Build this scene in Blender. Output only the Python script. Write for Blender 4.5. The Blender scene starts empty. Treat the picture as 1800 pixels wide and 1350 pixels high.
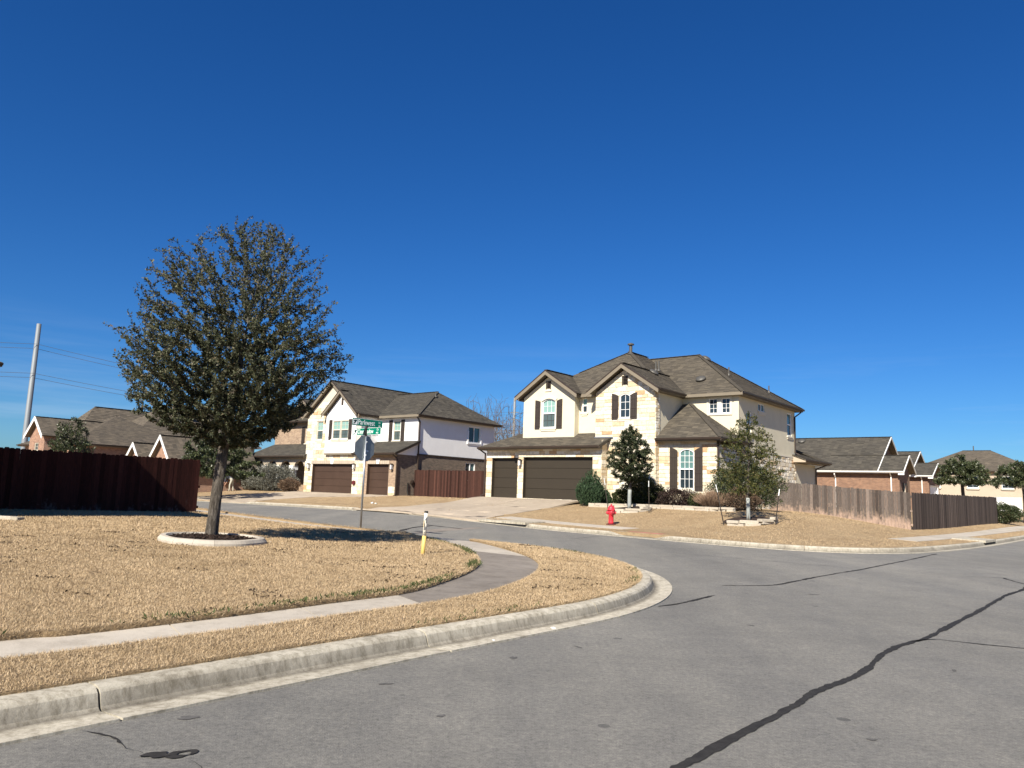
import bpy, math, random
import numpy as np
from mathutils import Vector, Matrix
from mathutils.geometry import delaunay_2d_cdt
SC=bpy.context.scene; COL=SC.collection
R=math.radians
# ---------------------------------------------------------------- camera, sky, sun, exposure
def make_camera():
    f,th,ro=1345.,R(8.08),R(1.95)
    F=Vector((0,math.cos(th),math.sin(th))); U0=Vector((0,-math.sin(th),math.cos(th))); R0=Vector((1,0,0))
    Rv=R0*math.cos(ro)+U0*math.sin(ro); Uv=-R0*math.sin(ro)+U0*math.cos(ro)
    c=bpy.data.cameras.new('camera'); o=bpy.data.objects.new('camera',c); COL.objects.link(o)
    c.sensor_width=36; c.lens=f/1800*36; c.clip_end=6000; c.clip_start=.05
    m=Matrix((Rv,Uv,-F)).transposed().to_4x4(); m.translation=(0,0,1.5); o.matrix_world=m
    SC.camera=o
make_camera()
SUN_AZ,SUN_EL=R(204),R(38)
W=bpy.data.worlds.new('World'); SC.world=W; W.use_nodes=True
def make_world():
    nt=W.node_tree; nt.nodes.clear()
    out=nt.nodes.new('ShaderNodeOutputWorld'); bg=nt.nodes.new('ShaderNodeBackground')
    sky=nt.nodes.new('ShaderNodeTexSky'); sky.sky_type='NISHITA'; sky.sun_disc=False
    sky.sun_elevation=SUN_EL; sky.sun_rotation=SUN_AZ; sky.altitude=250; sky.air_density=1.0; sky.dust_density=.35; sky.ozone_density=4.5
    gm=nt.nodes.new('ShaderNodeGamma'); gm.inputs[1].default_value=1.0
    hs=nt.nodes.new('ShaderNodeHueSaturation'); hs.inputs['Saturation'].default_value=1.24
    mx=nt.nodes.new('ShaderNodeMix'); mx.data_type='RGBA'; mx.blend_type='MULTIPLY'; mx.inputs[0].default_value=1; mx.inputs[7].default_value=(.42,.70,1.0,1)
    nt.links.new(sky.outputs[0],hs.inputs['Color']); nt.links.new(hs.outputs[0],gm.inputs[0]); nt.links.new(gm.outputs[0],mx.inputs[6]); N=nt.nodes.new; L_=nt.links.new
    tc=N('ShaderNodeTexCoord'); mp=N('ShaderNodeMapping'); mp.inputs[3].default_value=(1.2,1.2,16); mp.inputs[2].default_value=(.05,.0,.4); nz=N('ShaderNodeTexNoise'); nz.inputs['Scale'].default_value=2.2; nz.inputs['Detail'].default_value=6; nz.inputs['Roughness'].default_value=.6
    L_(tc.outputs['Generated'],mp.inputs[0]); L_(mp.outputs[0],nz.inputs['Vector']); rp=N('ShaderNodeMapRange'); rp.inputs[1].default_value=.50; rp.inputs[2].default_value=.75; L_(nz.outputs[0],rp.inputs[0])
    sp=N('ShaderNodeSeparateXYZ'); L_(tc.outputs['Generated'],sp.inputs[0]); el=N('ShaderNodeMapRange'); el.inputs[1].default_value=.02; el.inputs[2].default_value=.20; el.inputs[3].default_value=.30; el.inputs[4].default_value=0; L_(sp.outputs[2],el.inputs[0])
    ml=N('ShaderNodeMath'); ml.operation='MULTIPLY'; L_(rp.outputs[0],ml.inputs[0]); L_(el.outputs[0],ml.inputs[1])
    cm=N('ShaderNodeMix'); cm.data_type='RGBA'; cm.inputs[7].default_value=(6.5,7.6,9.0,1); L_(ml.outputs[0],cm.inputs[0]); L_(mx.outputs[2],cm.inputs[6]); L_(cm.outputs[2],bg.inputs[0])
    bg.inputs[1].default_value=.055
    nt.links.new(bg.outputs[0],out.inputs[0])
make_world()
def make_sun():
    l=bpy.data.lights.new('sun','SUN'); l.energy=4.7; l.angle=R(.53); l.color=(1,.93,.81)
    o=bpy.data.objects.new('sun',l); COL.objects.link(o)
    s=Vector((math.sin(SUN_AZ)*math.cos(SUN_EL),math.cos(SUN_AZ)*math.cos(SUN_EL),math.sin(SUN_EL)))
    o.rotation_euler=(-s).to_track_quat('-Z','Y').to_euler(); o.location=s*200
make_sun()
SC.view_settings.view_transform='Standard'; SC.view_settings.look='None'; SC.view_settings.gamma=1; SC.view_settings.exposure=.95
SC.view_settings.use_curve_mapping=False
# ---------------------------------------------------------------- materials
M={}
class NT:
    def __init__(s,name):
        s.m=bpy.data.materials.new(name); s.m.use_nodes=True; s.t=s.m.node_tree; s.t.nodes.clear()
        s.out=s.n('ShaderNodeOutputMaterial'); M[name]=s.m
    def n(s,typ,**k):
        x=s.t.nodes.new(typ)
        for a,b in k.items():
            if a=='ins':
                for i,v in b.items():
                    if hasattr(v,'links') or isinstance(v,bpy.types.NodeSocket): s.t.links.new(v,x.inputs[i])
                    else: x.inputs[i].default_value=v
            else: setattr(x,a,b)
        return x
    def l(s,a,b): s.t.links.new(a,b)
    def ramp(s,fac,stops,interp='LINEAR'):
        r=s.n('ShaderNodeValToRGB'); cr=r.color_ramp; cr.interpolation=interp
        while len(cr.elements)<len(stops): cr.elements.new(.5)
        for e,(p,c) in zip(cr.elements,stops): e.position=p; e.color=(*c,1) if len(c)==3 else c
        s.l(fac,r.inputs[0]); return r.outputs[0]
    def noise(s,scale,detail=4,rough=.6,co=None,obj=True,scl=None):
        if co is None: co=s.n('ShaderNodeTexCoord').outputs['Object']
        if scl is not None: co=s.n('ShaderNodeMapping',ins={0:co,3:scl}).outputs[0]
        x=s.n('ShaderNodeTexNoise',ins={'Vector':co,'Scale':scale,'Detail':detail,'Roughness':rough}); return x.outputs[0]
    def mix(s,fac,a,b,mode='MIX'):
        x=s.n('ShaderNodeMix',data_type='RGBA',blend_type=mode)
        for i,v in ((0,fac),(6,a),(7,b)):
            if isinstance(v,bpy.types.NodeSocket): s.l(v,x.inputs[i])
            else: x.inputs[i].default_value=(*v,1) if isinstance(v,tuple) and len(v)==3 else v
        return x.outputs[2]
    def math(s,op,a,b=0.):
        x=s.n('ShaderNodeMath',operation=op,ins={0:a,1:b}); return x.outputs[0]
    def bump(s,h,strength=.5,dist=.02):
        return s.n('ShaderNodeBump',ins={'Height':h,'Strength':strength,'Distance':dist}).outputs[0]
    def bsdf(s,col,rough=.8,normal=None,spec=.3,metal=0.):
        b=s.n('ShaderNodeBsdfPrincipled')
        for i,v in (('Base Color',col),('Roughness',rough),('Normal',normal),('Specular IOR Level',spec),('Metallic',metal)):
            if v is None: continue
            if isinstance(v,bpy.types.NodeSocket): s.l(v,b.inputs[i])
            else: b.inputs[i].default_value=(*v,1) if isinstance(v,tuple) and len(v)==3 else v
        return b.outputs[0]
    def done(s,sh): s.l(sh,s.out.inputs[0]); return s.m
def sc(c,k): return tuple(min(1,x*k) for x in c)
def plain(name,c,rough=.7,var=.12,scale=3.,bump=0.,bscale=60.,spec=.3,metal=0.,objvar=0.):
    t=NT(name); f=t.noise(scale,5,.65)
    col=t.ramp(f,[(.3,sc(c,1-var)),(.7,sc(c,1+var))])
    if objvar:
        oi=t.n('ShaderNodeObjectInfo').outputs['Random']
        col=t.mix(1.,col,t.ramp(oi,[(0,(1-objvar,)*3),(1,(1.,)*3)]),'MULTIPLY')
    nrm=t.bump(t.noise(bscale,4,.7),bump,.01) if bump else None
    return t.done(t.bsdf(col,rough,nrm,spec,metal))
plain('stucco_cream',(.61,.555,.415),.9,.05,1.5,.25,90)
plain('stucco_white',(.80,.79,.77),.9,.04,1.5,.25,90)
plain('stucco_beige',(.42,.35,.265),.9,.06,1.5,.25,90)
plain('trim_cream',(.62,.57,.46),.7,.04)
plain('trim_white',(.82,.82,.80),.5,.03)
plain('trim_tan',(.19,.16,.118),.7,.06)
plain('gutter_brown',(.045,.032,.025),.45,.1)
plain('gutter_white',(.75,.74,.70),.45,.05)
plain('shutter_brown',(.04,.03,.024),.6,.12,8,.1,30)
plain('door_taupe',(.034,.027,.0185),.55,.05,2.,.12,120)
plain('door_brown',(.056,.034,.024),.5,.12,1.2,.12,120)
plain('mortar',(.56,.49,.385),.95,.08,10)
plain('dark_metal',(.02,.018,.016),.45,.1)
plain('vent_grey',(.10,.095,.085),.5,.1,8,metal=.3)
plain('galvanised',(.36,.38,.40),.38,.10,9,.05,40,metal=.85)
plain('sign_back',(.21,.235,.25),.42,.12,6,metal=.6)
plain('sign_green',(.0,.17,.11),.4,.05)
plain('sign_white',(.85,.87,.86),.4,.03)
plain('sign_dark',(.012,.05,.045),.4,.05)
plain('black_plastic',(.015,.014,.013),.5,.1)
plain('post_yellow',(.66,.46,.14),.5,.1,8)
plain('post_white',(.78,.74,.62),.5,.06,8)
plain('decal_grey',(.06,.06,.07),.6,.3,40)
plain('hydrant_red',(.62,.035,.05),.42,.25,9,.1,60)
plain('hydrant_dark',(.10,.018,.02),.55,.2,9)
plain('tar',(.032,.030,.028),.8,.35,14,.35,60,spec=.12)
plain('asphalt_stain',(.105,.10,.094),.85,.3,14,.4,60,spec=.2)
plain('tar_old',(.085,.083,.08),.7,.3,12,.2,40)
plain('white_wrap',(.27,.285,.27),.7,.15,20)
plain('stake_metal',(.035,.028,.022),.6,.2,20)
plain('mulch',(.035,.022,.016),.95,.6,30,.9,45)
plain('pole_steel',(.20,.22,.235),.6,.08,.3,metal=.2)
plain('wire',(.10,.11,.13),.5,.05)
plain('shirt_grey',(.05,.055,.075),.85,.15,20)
plain('trousers_khaki',(.42,.40,.33),.85,.1,20)
plain('skin',(.42,.24,.17),.6,.05)
plain('hair_dark',(.02,.015,.012),.7,.2)
plain('litter_white',(.6,.6,.57),.6,.05)
plain('leaf_brown',(.06,.04,.022),.8,.4,20)
plain('red_pad',(.36,.15,.11),.9,.15,20,.3,80)
plain('dark_gap',(.012,.012,.013),.9,.2)
def lib():
    # limestone, one block per object / per island
    for nm,isl in (('limestone',False),('limestone_joined',True)):
        t=NT(nm)
        r=t.n('ShaderNodeNewGeometry').outputs['Random Per Island'] if isl else t.n('ShaderNodeObjectInfo').outputs['Random']
        c=t.ramp(r,[(0,(.64,.56,.42)),(.17,(.70,.63,.50)),(.33,(.55,.43,.28)),(.41,(.73,.68,.57)),(.58,(.66,.58,.44)),(.74,(.75,.70,.60)),(.87,(.58,.46,.305)),(.945,(.52,.34,.195)),(.966,(.70,.64,.52))],'CONSTANT')
        n=t.noise(7,6,.7,co=t.n('ShaderNodeNewGeometry').outputs['Position'])
        c=t.mix(.75,c,t.ramp(n,[(.3,(.62,.58,.52)),(.55,(1,1,1)),(.75,(1.08,1.02,.92))]),'MULTIPLY')
        t.done(t.bsdf(c,.92,t.bump(t.noise(22,6,.75,co=t.n('ShaderNodeNewGeometry').outputs['Position']),.55,.03),.2))
    t=NT('limestone_edging'); r=t.n('ShaderNodeObjectInfo').outputs['Random']
    c=t.ramp(r,[(0,(.44,.39,.31)),(.5,(.55,.50,.42)),(1,(.49,.43,.345))]); n=t.noise(9,6,.7)
    c=t.mix(.8,c,t.ramp(n,[(.3,(.6,.56,.5)),(.6,(1,1,1))]),'MULTIPLY')
    t.done(t.bsdf(c,.92,t.bump(t.noise(25,6,.75),.6,.03),.2))
    # shingles use uv in metres (x along the eave, y up the slope)
    for nm,a,b,c3 in (('shingle_brown',(.112,.098,.076),(.054,.048,.040),(.158,.136,.104)),('shingle_grey',(.088,.080,.066),(.044,.041,.036),(.122,.110,.090)),('shingle_tan',(.132,.112,.086),(.068,.06,.050),(.18,.15,.115))):
        t=NT(nm); uv=t.n('ShaderNodeUVMap').outputs[0]
        br=t.n('ShaderNodeTexBrick',offset=.5,ins={'Vector':uv,'Color1':(*b,1),'Color2':(*c3,1),'Mortar':(*sc(b,.8),1),'Scale':1,'Mortar Size':.004,'Mortar Smooth':.3,'Bias':-.1,'Brick Width':.32,'Row Height':.14})
        nn=t.noise(1.1,4,.6); wear=t.ramp(nn,[(.3,(.86,.86,.88)),(.7,(1.12,1.1,1.06))])
        c=t.mix(.35,br.outputs[0],a); c=t.mix(1.,c,wear,'MULTIPLY')
        c=t.mix(.5,c,t.ramp(t.noise(60,3,.8),[(.25,(.6,.6,.6)),(.75,(1.4,1.4,1.4))]),'MULTIPLY')
        t.done(t.bsdf(c,.93,t.bump(t.noise(140,3,.8),.5,.01),.15))
    # brick: uv in metres
    for nm,c1,c2,mo in (('brick_dark',(.20,.15,.11),(.10,.08,.065),(.24,.205,.17)),('brick_red',(.27,.155,.10),(.175,.098,.068),(.32,.26,.20)),('brick_tan',(.37,.27,.185),(.24,.165,.115),(.42,.36,.285)),('brick_pink',(.36,.21,.14),(.24,.135,.095),(.40,.33,.27))):
        t=NT(nm); uv=t.n('ShaderNodeUVMap').outputs[0]
        br=t.n('ShaderNodeTexBrick',offset=.5,ins={'Vector':uv,'Color1':(*c1,1),'Color2':(*c2,1),'Mortar':(*mo,1),'Scale':1,'Mortar Size':.007,'Mortar Smooth':.2,'Bias':0.,'Brick Width':.21,'Row Height':.075})
        c=t.mix(.6,br.outputs[0],t.ramp(t.noise(3,5,.7),[(.3,(.75,.75,.75)),(.7,(1.2,1.15,1.1))]),'MULTIPLY')
        h=t.math('SUBTRACT',1.,br.outputs[1])
        t.done(t.bsdf(c,.92,t.bump(h,.6,.012),.2))
    # window glass (opaque with what is behind it) 
    for nm,c in (('glass_blind',(.22,.36,.32)),('glass_dark',(.022,.033,.04)),('glass_teal',(.07,.15,.16)),('glass_screen',(.075,.10,.095)),('glass_mid',(.10,.19,.185))):
        t=NT(nm)
        w=t.n('ShaderNodeTexWave',bands_direction='Z',ins={'Vector':t.n('ShaderNodeTexCoord').outputs['Object'],'Scale':9.,'Distortion':.3})
        col=t.mix(.35,c,t.ramp(w.outputs[1],[(.3,sc(c,.75)),(.7,sc(c,1.15))]))
        t.done(t.bsdf(col,.06,None,.55))
    # asphalt
    t=NT('asphalt'); P=t.n('ShaderNodeTexCoord').outputs['Object']
    big=t.noise(.16,5,.6,co=P); mid=t.noise(1.3,5,.65,co=P); fine=t.noise(95,3,.85,co=P)
    st=t.n('ShaderNodeMapping',ins={0:P,2:(0,0,R(38)),3:(.9,.06,1)}).outputs[0]
    streak=t.noise(.9,4,.55,co=st)
    c=t.ramp(big,[(.3,(.178,.172,.158)),(.7,(.214,.207,.191))])
    c=t.mix(.5,c,t.ramp(mid,[(.3,(.8,.8,.8)),(.7,(1.15,1.14,1.1))]),'MULTIPLY')
    c=t.mix(.7,c,t.ramp(streak,[(.32,(.80,.81,.83)),(.62,(1.12,1.11,1.08))]),'MULTIPLY')
    c=t.mix(.9,c,t.ramp(fine,[(.25,(.45,.45,.46)),(.5,(1,1,1)),(.78,(1.6,1.57,1.5))]),'MULTIPLY')
    c=t.mix(.9,c,t.ramp(t.noise(24,5,.8,co=P),[(.3,(.60,.60,.60)),(.5,(1,1,1)),(.72,(1.42,1.40,1.36))]),'MULTIPLY')
    c=t.mix(.8,c,t.ramp(t.noise(5,6,.75,co=P),[(.3,(.82,.82,.83)),(.7,(1.15,1.14,1.11))]),'MULTIPLY')
    vor=t.n('ShaderNodeTexVoronoi',ins={'Vector':P,'Scale':1.1}); sp=t.math('LESS_THAN',vor.outputs['Distance'],.055)
    c=t.mix(t.math('MULTIPLY',sp,.55),c,(.05,.05,.052))
    t.done(t.bsdf(c,.88,t.bump(t.noise(130,3,.8,co=P),.7,.012),.25))
    # concrete
    for nm,a,b,dk in (('concrete',(.40,.355,.295),(.49,.44,.365),.5),('concrete_weathered',(.18,.155,.13),(.265,.235,.20),.6),('concrete_drive',(.37,.305,.235),(.44,.37,.285),.35),('concrete_kerb',(.44,.40,.32),(.54,.495,.40),.7)):
        t=NT(nm); P=t.n('ShaderNodeNewGeometry').outputs['Position']
        c=t.ramp(t.noise(.9,6,.7,co=P),[(.3,a),(.7,b)])
        st=t.ramp(t.noise(3.2,7,.75,co=P),[(.32,(.55,.53,.50)),(.52,(1,1,1)),(.8,(1.08,1.07,1.05))])
        c=t.mix(dk,c,st,'MULTIPLY')
        if nm=='concrete_kerb':
            vv=t.n('ShaderNodeSeparateXYZ',ins={0:t.n('ShaderNodeUVMap').outputs[0]}).outputs[1]; nz=t.noise(1.1,5,.7,co=P)
            q=t.math('ABSOLUTE',t.math('SUBTRACT',t.math('ADD',vv,t.math('MULTIPLY',t.math('SUBTRACT',nz,.5),.10)),.255)); dm=t.n('ShaderNodeMapRange',ins={0:q,1:.0,2:.09,3:.75,4:0.}).outputs[0]
            c=t.mix(dm,c,(.10,.088,.072))
            dr=t.n('ShaderNodeMapping',ins={0:P,3:(6,6,.9)}).outputs[0]
            c=t.mix(.8,c,t.ramp(t.noise(2.2,6,.75,co=dr),[(.36,(.50,.48,.44)),(.55,(1,1,1))]),'MULTIPLY')
        oi=t.n('ShaderNodeObjectInfo').outputs['Random']
        c=t.mix(1.,c,t.ramp(oi,[(0,(.88,.88,.88)),(1,(1.04,1.04,1.04))]),'MULTIPLY')
        c=t.mix(.5,c,t.ramp(t.noise(120,3,.8,co=P),[(.3,(.75,.75,.75)),(.7,(1.2,1.2,1.2))]),'MULTIPLY')
        t.done(t.bsdf(c,.9,t.bump(t.noise(45,5,.75,co=P),.4,.01),.25))
    # dormant lawn soil/thatch + blades
    t=NT('lawn'); P=t.n('ShaderNodeNewGeometry').outputs['Position']
    c=t.ramp(t.noise(.55,5,.65,co=P),[(.3,(.37,.265,.155)),(.55,(.44,.325,.195)),(.75,(.48,.365,.225))])
    c=t.mix(.8,c,t.ramp(t.noise(7,7,.8,co=P),[(.28,(.5,.46,.42)),(.5,(1,1,1)),(.75,(1.22,1.18,1.1))]),'MULTIPLY')
    c=t.mix(.75,c,t.ramp(t.noise(60,4,.85,co=P),[(.3,(.55,.5,.45)),(.55,(1,1,1)),(.75,(1.3,1.27,1.2))]),'MULTIPLY')
    pt=t.ramp(t.noise(1.6,4,.7,co=P),[(.66,(0,0,0)),(.76,(.55,.55,.55))])
    c=t.mix(pt,c,(.17,.125,.075))
    h=t.math('ADD',t.noise(18,6,.8,co=P),t.noise(70,4,.8,co=P))
    t.done(t.bsdf(c,.95,t.bump(h,.9,.05),.1))
    t=NT('grass_blade'); g=t.n('ShaderNodeNewGeometry'); r=g.outputs['Random Per Island']
    c=t.ramp(r,[(0,(.36,.26,.155)),(.25,(.45,.33,.195)),(.6,(.50,.375,.23)),(.93,(.55,.43,.28)),(.975,(.28,.20,.125)),(1,(.27,.235,.11))])
    c=t.mix(.85,c,t.ramp(t.noise(.8,5,.7,co=g.outputs['Position']),[(.3,(.74,.72,.68)),(.5,(1,1,1)),(.7,(1.1,1.10,1.10))]),'MULTIPLY')
    c=t.mix(.7,c,t.ramp(t.noise(4.5,4,.7,co=g.outputs['Position']),[(.34,(.74,.71,.66)),(.52,(1,1,1))]),'MULTIPLY')
    t.done(t.bsdf(c,.75,None,.15))
    t=NT('weed'); r=t.n('ShaderNodeNewGeometry').outputs['Random Per Island']
    t.done(t.bsdf(t.ramp(r,[(0,(.03,.045,.014)),(.6,(.06,.08,.025)),(1,(.12,.11,.045))]),.7,None,.2))
    def leaf(nm,stops,rough=.5,trans=.25,spec=.4):
        t=NT(nm); r=t.n('ShaderNodeNewGeometry').outputs['Random Per Island']; c=t.ramp(r,stops)
        b=t.bsdf(c,rough,None,spec); tr=t.n('ShaderNodeBsdfTranslucent',ins={0:c}).outputs[0]
        t.done(t.n('ShaderNodeMixShader',ins={0:trans,1:b,2:tr}).outputs[0])
    leaf('leaf_oak',[(0,(.026,.032,.016)),(.35,(.050,.059,.028)),(.7,(.085,.093,.048)),(.88,(.14,.138,.085)),(.95,(.14,.10,.055)),(1,(.19,.185,.13))],.62,.22,.28)
    leaf('leaf_young',[(0,(.030,.040,.012)),(.5,(.070,.080,.022)),(.85,(.125,.125,.036)),(1,(.17,.13,.06))],.62,.25,.25)
    leaf('leaf_dense',[(0,(.016,.024,.012)),(.5,(.034,.046,.02)),(.9,(.06,.072,.03)),(1,(.10,.10,.05))],.6,.15,.3)
    leaf('leaf_juniper',[(0,(.022,.042,.022)),(.6,(.04,.072,.034)),(1,(.07,.11,.055))],.7,.1,.2)
    leaf('leaf_sage',[(0,(.10,.10,.08)),(.5,(.165,.165,.135)),(1,(.25,.245,.205))],.8,.1,.2)
    leaf('leaf_dry',[(0,(.09,.055,.04)),(.5,(.15,.10,.065)),(1,(.24,.17,.11))],.8,.15,.2)
    leaf('leaf_purple',[(0,(.028,.02,.018)),(.6,(.055,.034,.03)),(1,(.09,.06,.04))],.6,.15,.3)
    leaf('leaf_boxwood',[(0,(.02,.028,.01)),(.5,(.045,.058,.018)),(1,(.10,.11,.04))],.5,.2,.4)
    leaf('straw',[(0,(.20,.13,.085)),(.5,(.30,.205,.14)),(1,(.40,.29,.20))],.85,.15,.2)
    leaf('leaf_bush',[(0,(.025,.038,.016)),(.5,(.055,.072,.028)),(1,(.11,.12,.055))],.45,.2,.5)
    # bark
    for nm,a,b in (('bark',(.085,.072,.058),(.21,.185,.155)),('bark_dark',(.05,.042,.036),(.12,.10,.085)),('twig_grey',(.15,.135,.12),(.26,.24,.21)),('bare_twig',(.10,.078,.066),(.17,.14,.12))):
        t=NT(nm); P=t.n('ShaderNodeTexCoord').outputs['Object']
        s=t.noise(9,7,.78,co=P,scl=(3.4,3.4,.7))
        t.done(t.bsdf(t.ramp(s,[(.36,sc(a,.6)),(.48,a),(.64,b)]),.95,t.bump(s,.9,.06),.1))
    # fence boards
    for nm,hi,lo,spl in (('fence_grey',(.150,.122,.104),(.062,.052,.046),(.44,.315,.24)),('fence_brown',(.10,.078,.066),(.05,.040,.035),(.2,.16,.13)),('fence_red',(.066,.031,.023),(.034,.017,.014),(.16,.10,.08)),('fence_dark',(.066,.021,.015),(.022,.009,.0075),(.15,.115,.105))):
        t=NT(nm); tc=t.n('ShaderNodeTexCoord').outputs['Object']; oi=t.n('ShaderNodeObjectInfo').outputs['Random']
        off=t.n('ShaderNodeVectorMath',operation='ADD',ins={0:tc,1:t.n('ShaderNodeCombineXYZ',ins={0:t.math('MULTIPLY',oi,37.),1:t.math('MULTIPLY',oi,91.),2:t.math('MULTIPLY',oi,53.)}).outputs[0]}).outputs[0]
        gr=t.noise(14,6,.7,co=off,scl=(4,4,.35))
        c=t.ramp(gr,[(.3,lo),(.7,hi)])
        c=t.mix(1.,c,t.ramp(oi,[(0,(.5,.48,.48)),(.3,(.85,.85,.85)),(.6,(1.05,1.05,1.05)),(.85,(1.2,1.17,1.15)),(1,(1.75,1.7,1.65))]),'MULTIPLY')
        z=t.n('ShaderNodeSeparateXYZ',ins={0:tc}).outputs[2]
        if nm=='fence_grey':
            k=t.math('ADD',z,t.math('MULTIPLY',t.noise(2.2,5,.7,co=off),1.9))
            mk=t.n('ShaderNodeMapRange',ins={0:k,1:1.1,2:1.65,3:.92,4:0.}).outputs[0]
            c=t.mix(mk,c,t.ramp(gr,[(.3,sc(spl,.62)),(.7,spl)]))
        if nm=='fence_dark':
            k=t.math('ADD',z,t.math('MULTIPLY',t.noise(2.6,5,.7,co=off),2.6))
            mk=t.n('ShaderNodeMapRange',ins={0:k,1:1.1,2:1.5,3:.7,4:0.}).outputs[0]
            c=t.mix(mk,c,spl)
        t.done(t.bsdf(c,.92,t.bump(gr,.5,.01),.12))
    t=NT('ground_far'); P=t.n('ShaderNodeNewGeometry').outputs['Position']
    c=t.ramp(t.noise(.05,6,.7,co=P),[(.35,(.30,.215,.125)),(.65,(.38,.27,.15))]); t.done(t.bsdf(c,.95,None,.1))
lib()
# ---------------------------------------------------------------- mesh helpers
def tag(o,label=None,cat=None,group=None,kind=None):
    for k,v in (('label',label),('category',cat),('group',group),('kind',kind)):
        if v: o[k]=v
    return o
def link(name,me,parent=None,loc=None,rz=0.,scale=None):
    o=bpy.data.objects.new(name,me); COL.objects.link(o)
    if parent is not None: o.parent=parent
    if loc is not None: o.location=loc
    if rz: o.rotation_euler=(0,0,rz)
    if scale is not None: o.scale=scale
    return o
def empty(name,loc=(0,0,0),rz=0.): return link(name,None,None,loc,rz)
def build(name,V,F,mat,parent=None,smooth=False,uv=None,**k):
    me=bpy.data.meshes.new(name); me.from_pydata([tuple(v) for v in V],[],[tuple(f) for f in F])
    if mat: me.materials.append(M[mat])
    if uv is not None:
        u=me.uv_layers.new(name='UVMap'); u.data.foreach_set('uv',np.asarray(uv,'f').ravel())
    if smooth: me.polygons.foreach_set('use_smooth',[True]*len(me.polygons))
    me.update(); return link(name,me,parent,**k)
def build_np(name,V,F,n,mat,parent=None,smooth=False,**k):
    """V (N,3), F (M,n) arrays"""
    me=bpy.data.meshes.new(name); V=np.asarray(V,'f'); F=np.asarray(F,'i')
    me.vertices.add(len(V)); me.vertices.foreach_set('co',V.ravel())
    me.loops.add(F.size); me.loops.foreach_set('vertex_index',F.ravel())
    me.polygons.add(len(F)); me.polygons.foreach_set('loop_start',np.arange(0,F.size,n,dtype='i')); me.polygons.foreach_set('loop_total',np.full(len(F),n,'i'))
    if mat: me.materials.append(M[mat])
    me.update(calc_edges=True)
    if smooth: me.polygons.foreach_set('use_smooth',[True]*len(F))
    return link(name,me,parent,**k)
class MB:
    def __init__(s): s.V=[]; s.F=[]
    def add(s,V,F):
        o=len(s.V); s.V+= [tuple(v) for v in V]; s.F+=[tuple(i+o for i in f) for f in F]; return s
    def box(s,x0,x1,y0,y1,z0,z1,bev=0.):
        if x0>x1: x0,x1=x1,x0
        if y0>y1: y0,y1=y1,y0
        return s.add([(x0,y0,z0),(x1,y0,z0),(x1,y1,z0),(x0,y1,z0),(x0,y0,z1),(x1,y0,z1),(x1,y1,z1),(x0,y1,z1)],
            [(0,3,2,1),(4,5,6,7),(0,1,5,4),(1,2,6,5),(2,3,7,6),(3,0,4,7)])
    def bar(s,p,q,w,h,up=(0,0,1)):
        p=Vector(p);q=Vector(q);d=(q-p).normalized();u=Vector(up)
        if abs(d.dot(u))>.98: u=Vector((1,0,0))
        r=d.cross(u).normalized(); u=r.cross(d); V=[]
        for c in (p,q):
            for a,b in ((-1,-1),(1,-1),(1,1),(-1,1)): V.append(c+r*a*w/2+u*b*h/2)
        return s.add(V,[(0,1,2,3),(7,6,5,4),(0,4,5,1),(1,5,6,2),(2,6,7,3),(3,7,4,0)])
    def tube(s,pts,rad,n=8,cap=True):
        pts=[Vector(p) for p in pts]; o=len(s.V); m=len(pts)
        rads=rad if hasattr(rad,'__len__') else [rad]*m
        ref=None
        for i,p in enumerate(pts):
            d=(pts[min(i+1,m-1)]-pts[max(i-1,0)]).normalized()
            if ref is None: ref=Vector((0,0,1)) if abs(d.z)<.9 else Vector((1,0,0))
            x=(ref-d*ref.dot(d)).normalized(); ref=x; y=d.cross(x)
            for k in range(n):
                t=2*math.pi*k/n; s.V.append(tuple(p+(x*math.cos(t)+y*math.sin(t))*rads[i]))
        for i in range(m-1):
            for k in range(n):
                a=o+i*n+k; b=o+i*n+(k+1)%n; s.F.append((a,b,b+n,a+n))
        if cap: s.F.append(tuple(o+k for k in range(n))[::-1]); s.F.append(tuple(o+(m-1)*n+k for k in range(n)))
        return s
    def lathe(s,prof,n=16,c=(0,0,0),ax=2):
        o=len(s.V)
        for r,z in prof:
            for k in range(n):
                t=2*math.pi*k/n; v=[r*math.cos(t),r*math.sin(t),z]
                if ax==0: v=[z,v[0],v[1]]
                if ax==1: v=[v[1],z,v[0]]
                s.V.append((v[0]+c[0],v[1]+c[1],v[2]+c[2]))
        for i in range(len(prof)-1):
            for k in range(n):
                a=o+i*n+k; b=o+i*n+(k+1)%n; s.F.append((a,b,b+n,a+n))
        s.F.append(tuple(o+k for k in range(n))[::-1]); s.F.append(tuple(o+(len(prof)-1)*n+k for k in range(n)))
        return s
    def prism(s,poly,fn0,fn1):
        """poly 2d outline extruded between two placing functions"""
        n=len(poly); V=[fn0(*p) for p in poly]+[fn1(*p) for p in poly]
        return s.add(V,[tuple(range(n)),tuple(range(2*n-1,n-1,-1))]+[(i,i+n,(i+1)%n+n,(i+1)%n) for i in range(n)])
    def build(s,name,mat,parent=None,smooth=False,**k):
        o=build(name,s.V,s.F,mat,parent,smooth,**k); fix_normals(o.data); return o
import bmesh
def fix_normals(me):
    b=bmesh.new(); b.from_mesh(me); bmesh.ops.recalc_face_normals(b,faces=b.faces); b.to_mesh(me); b.free()
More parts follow.
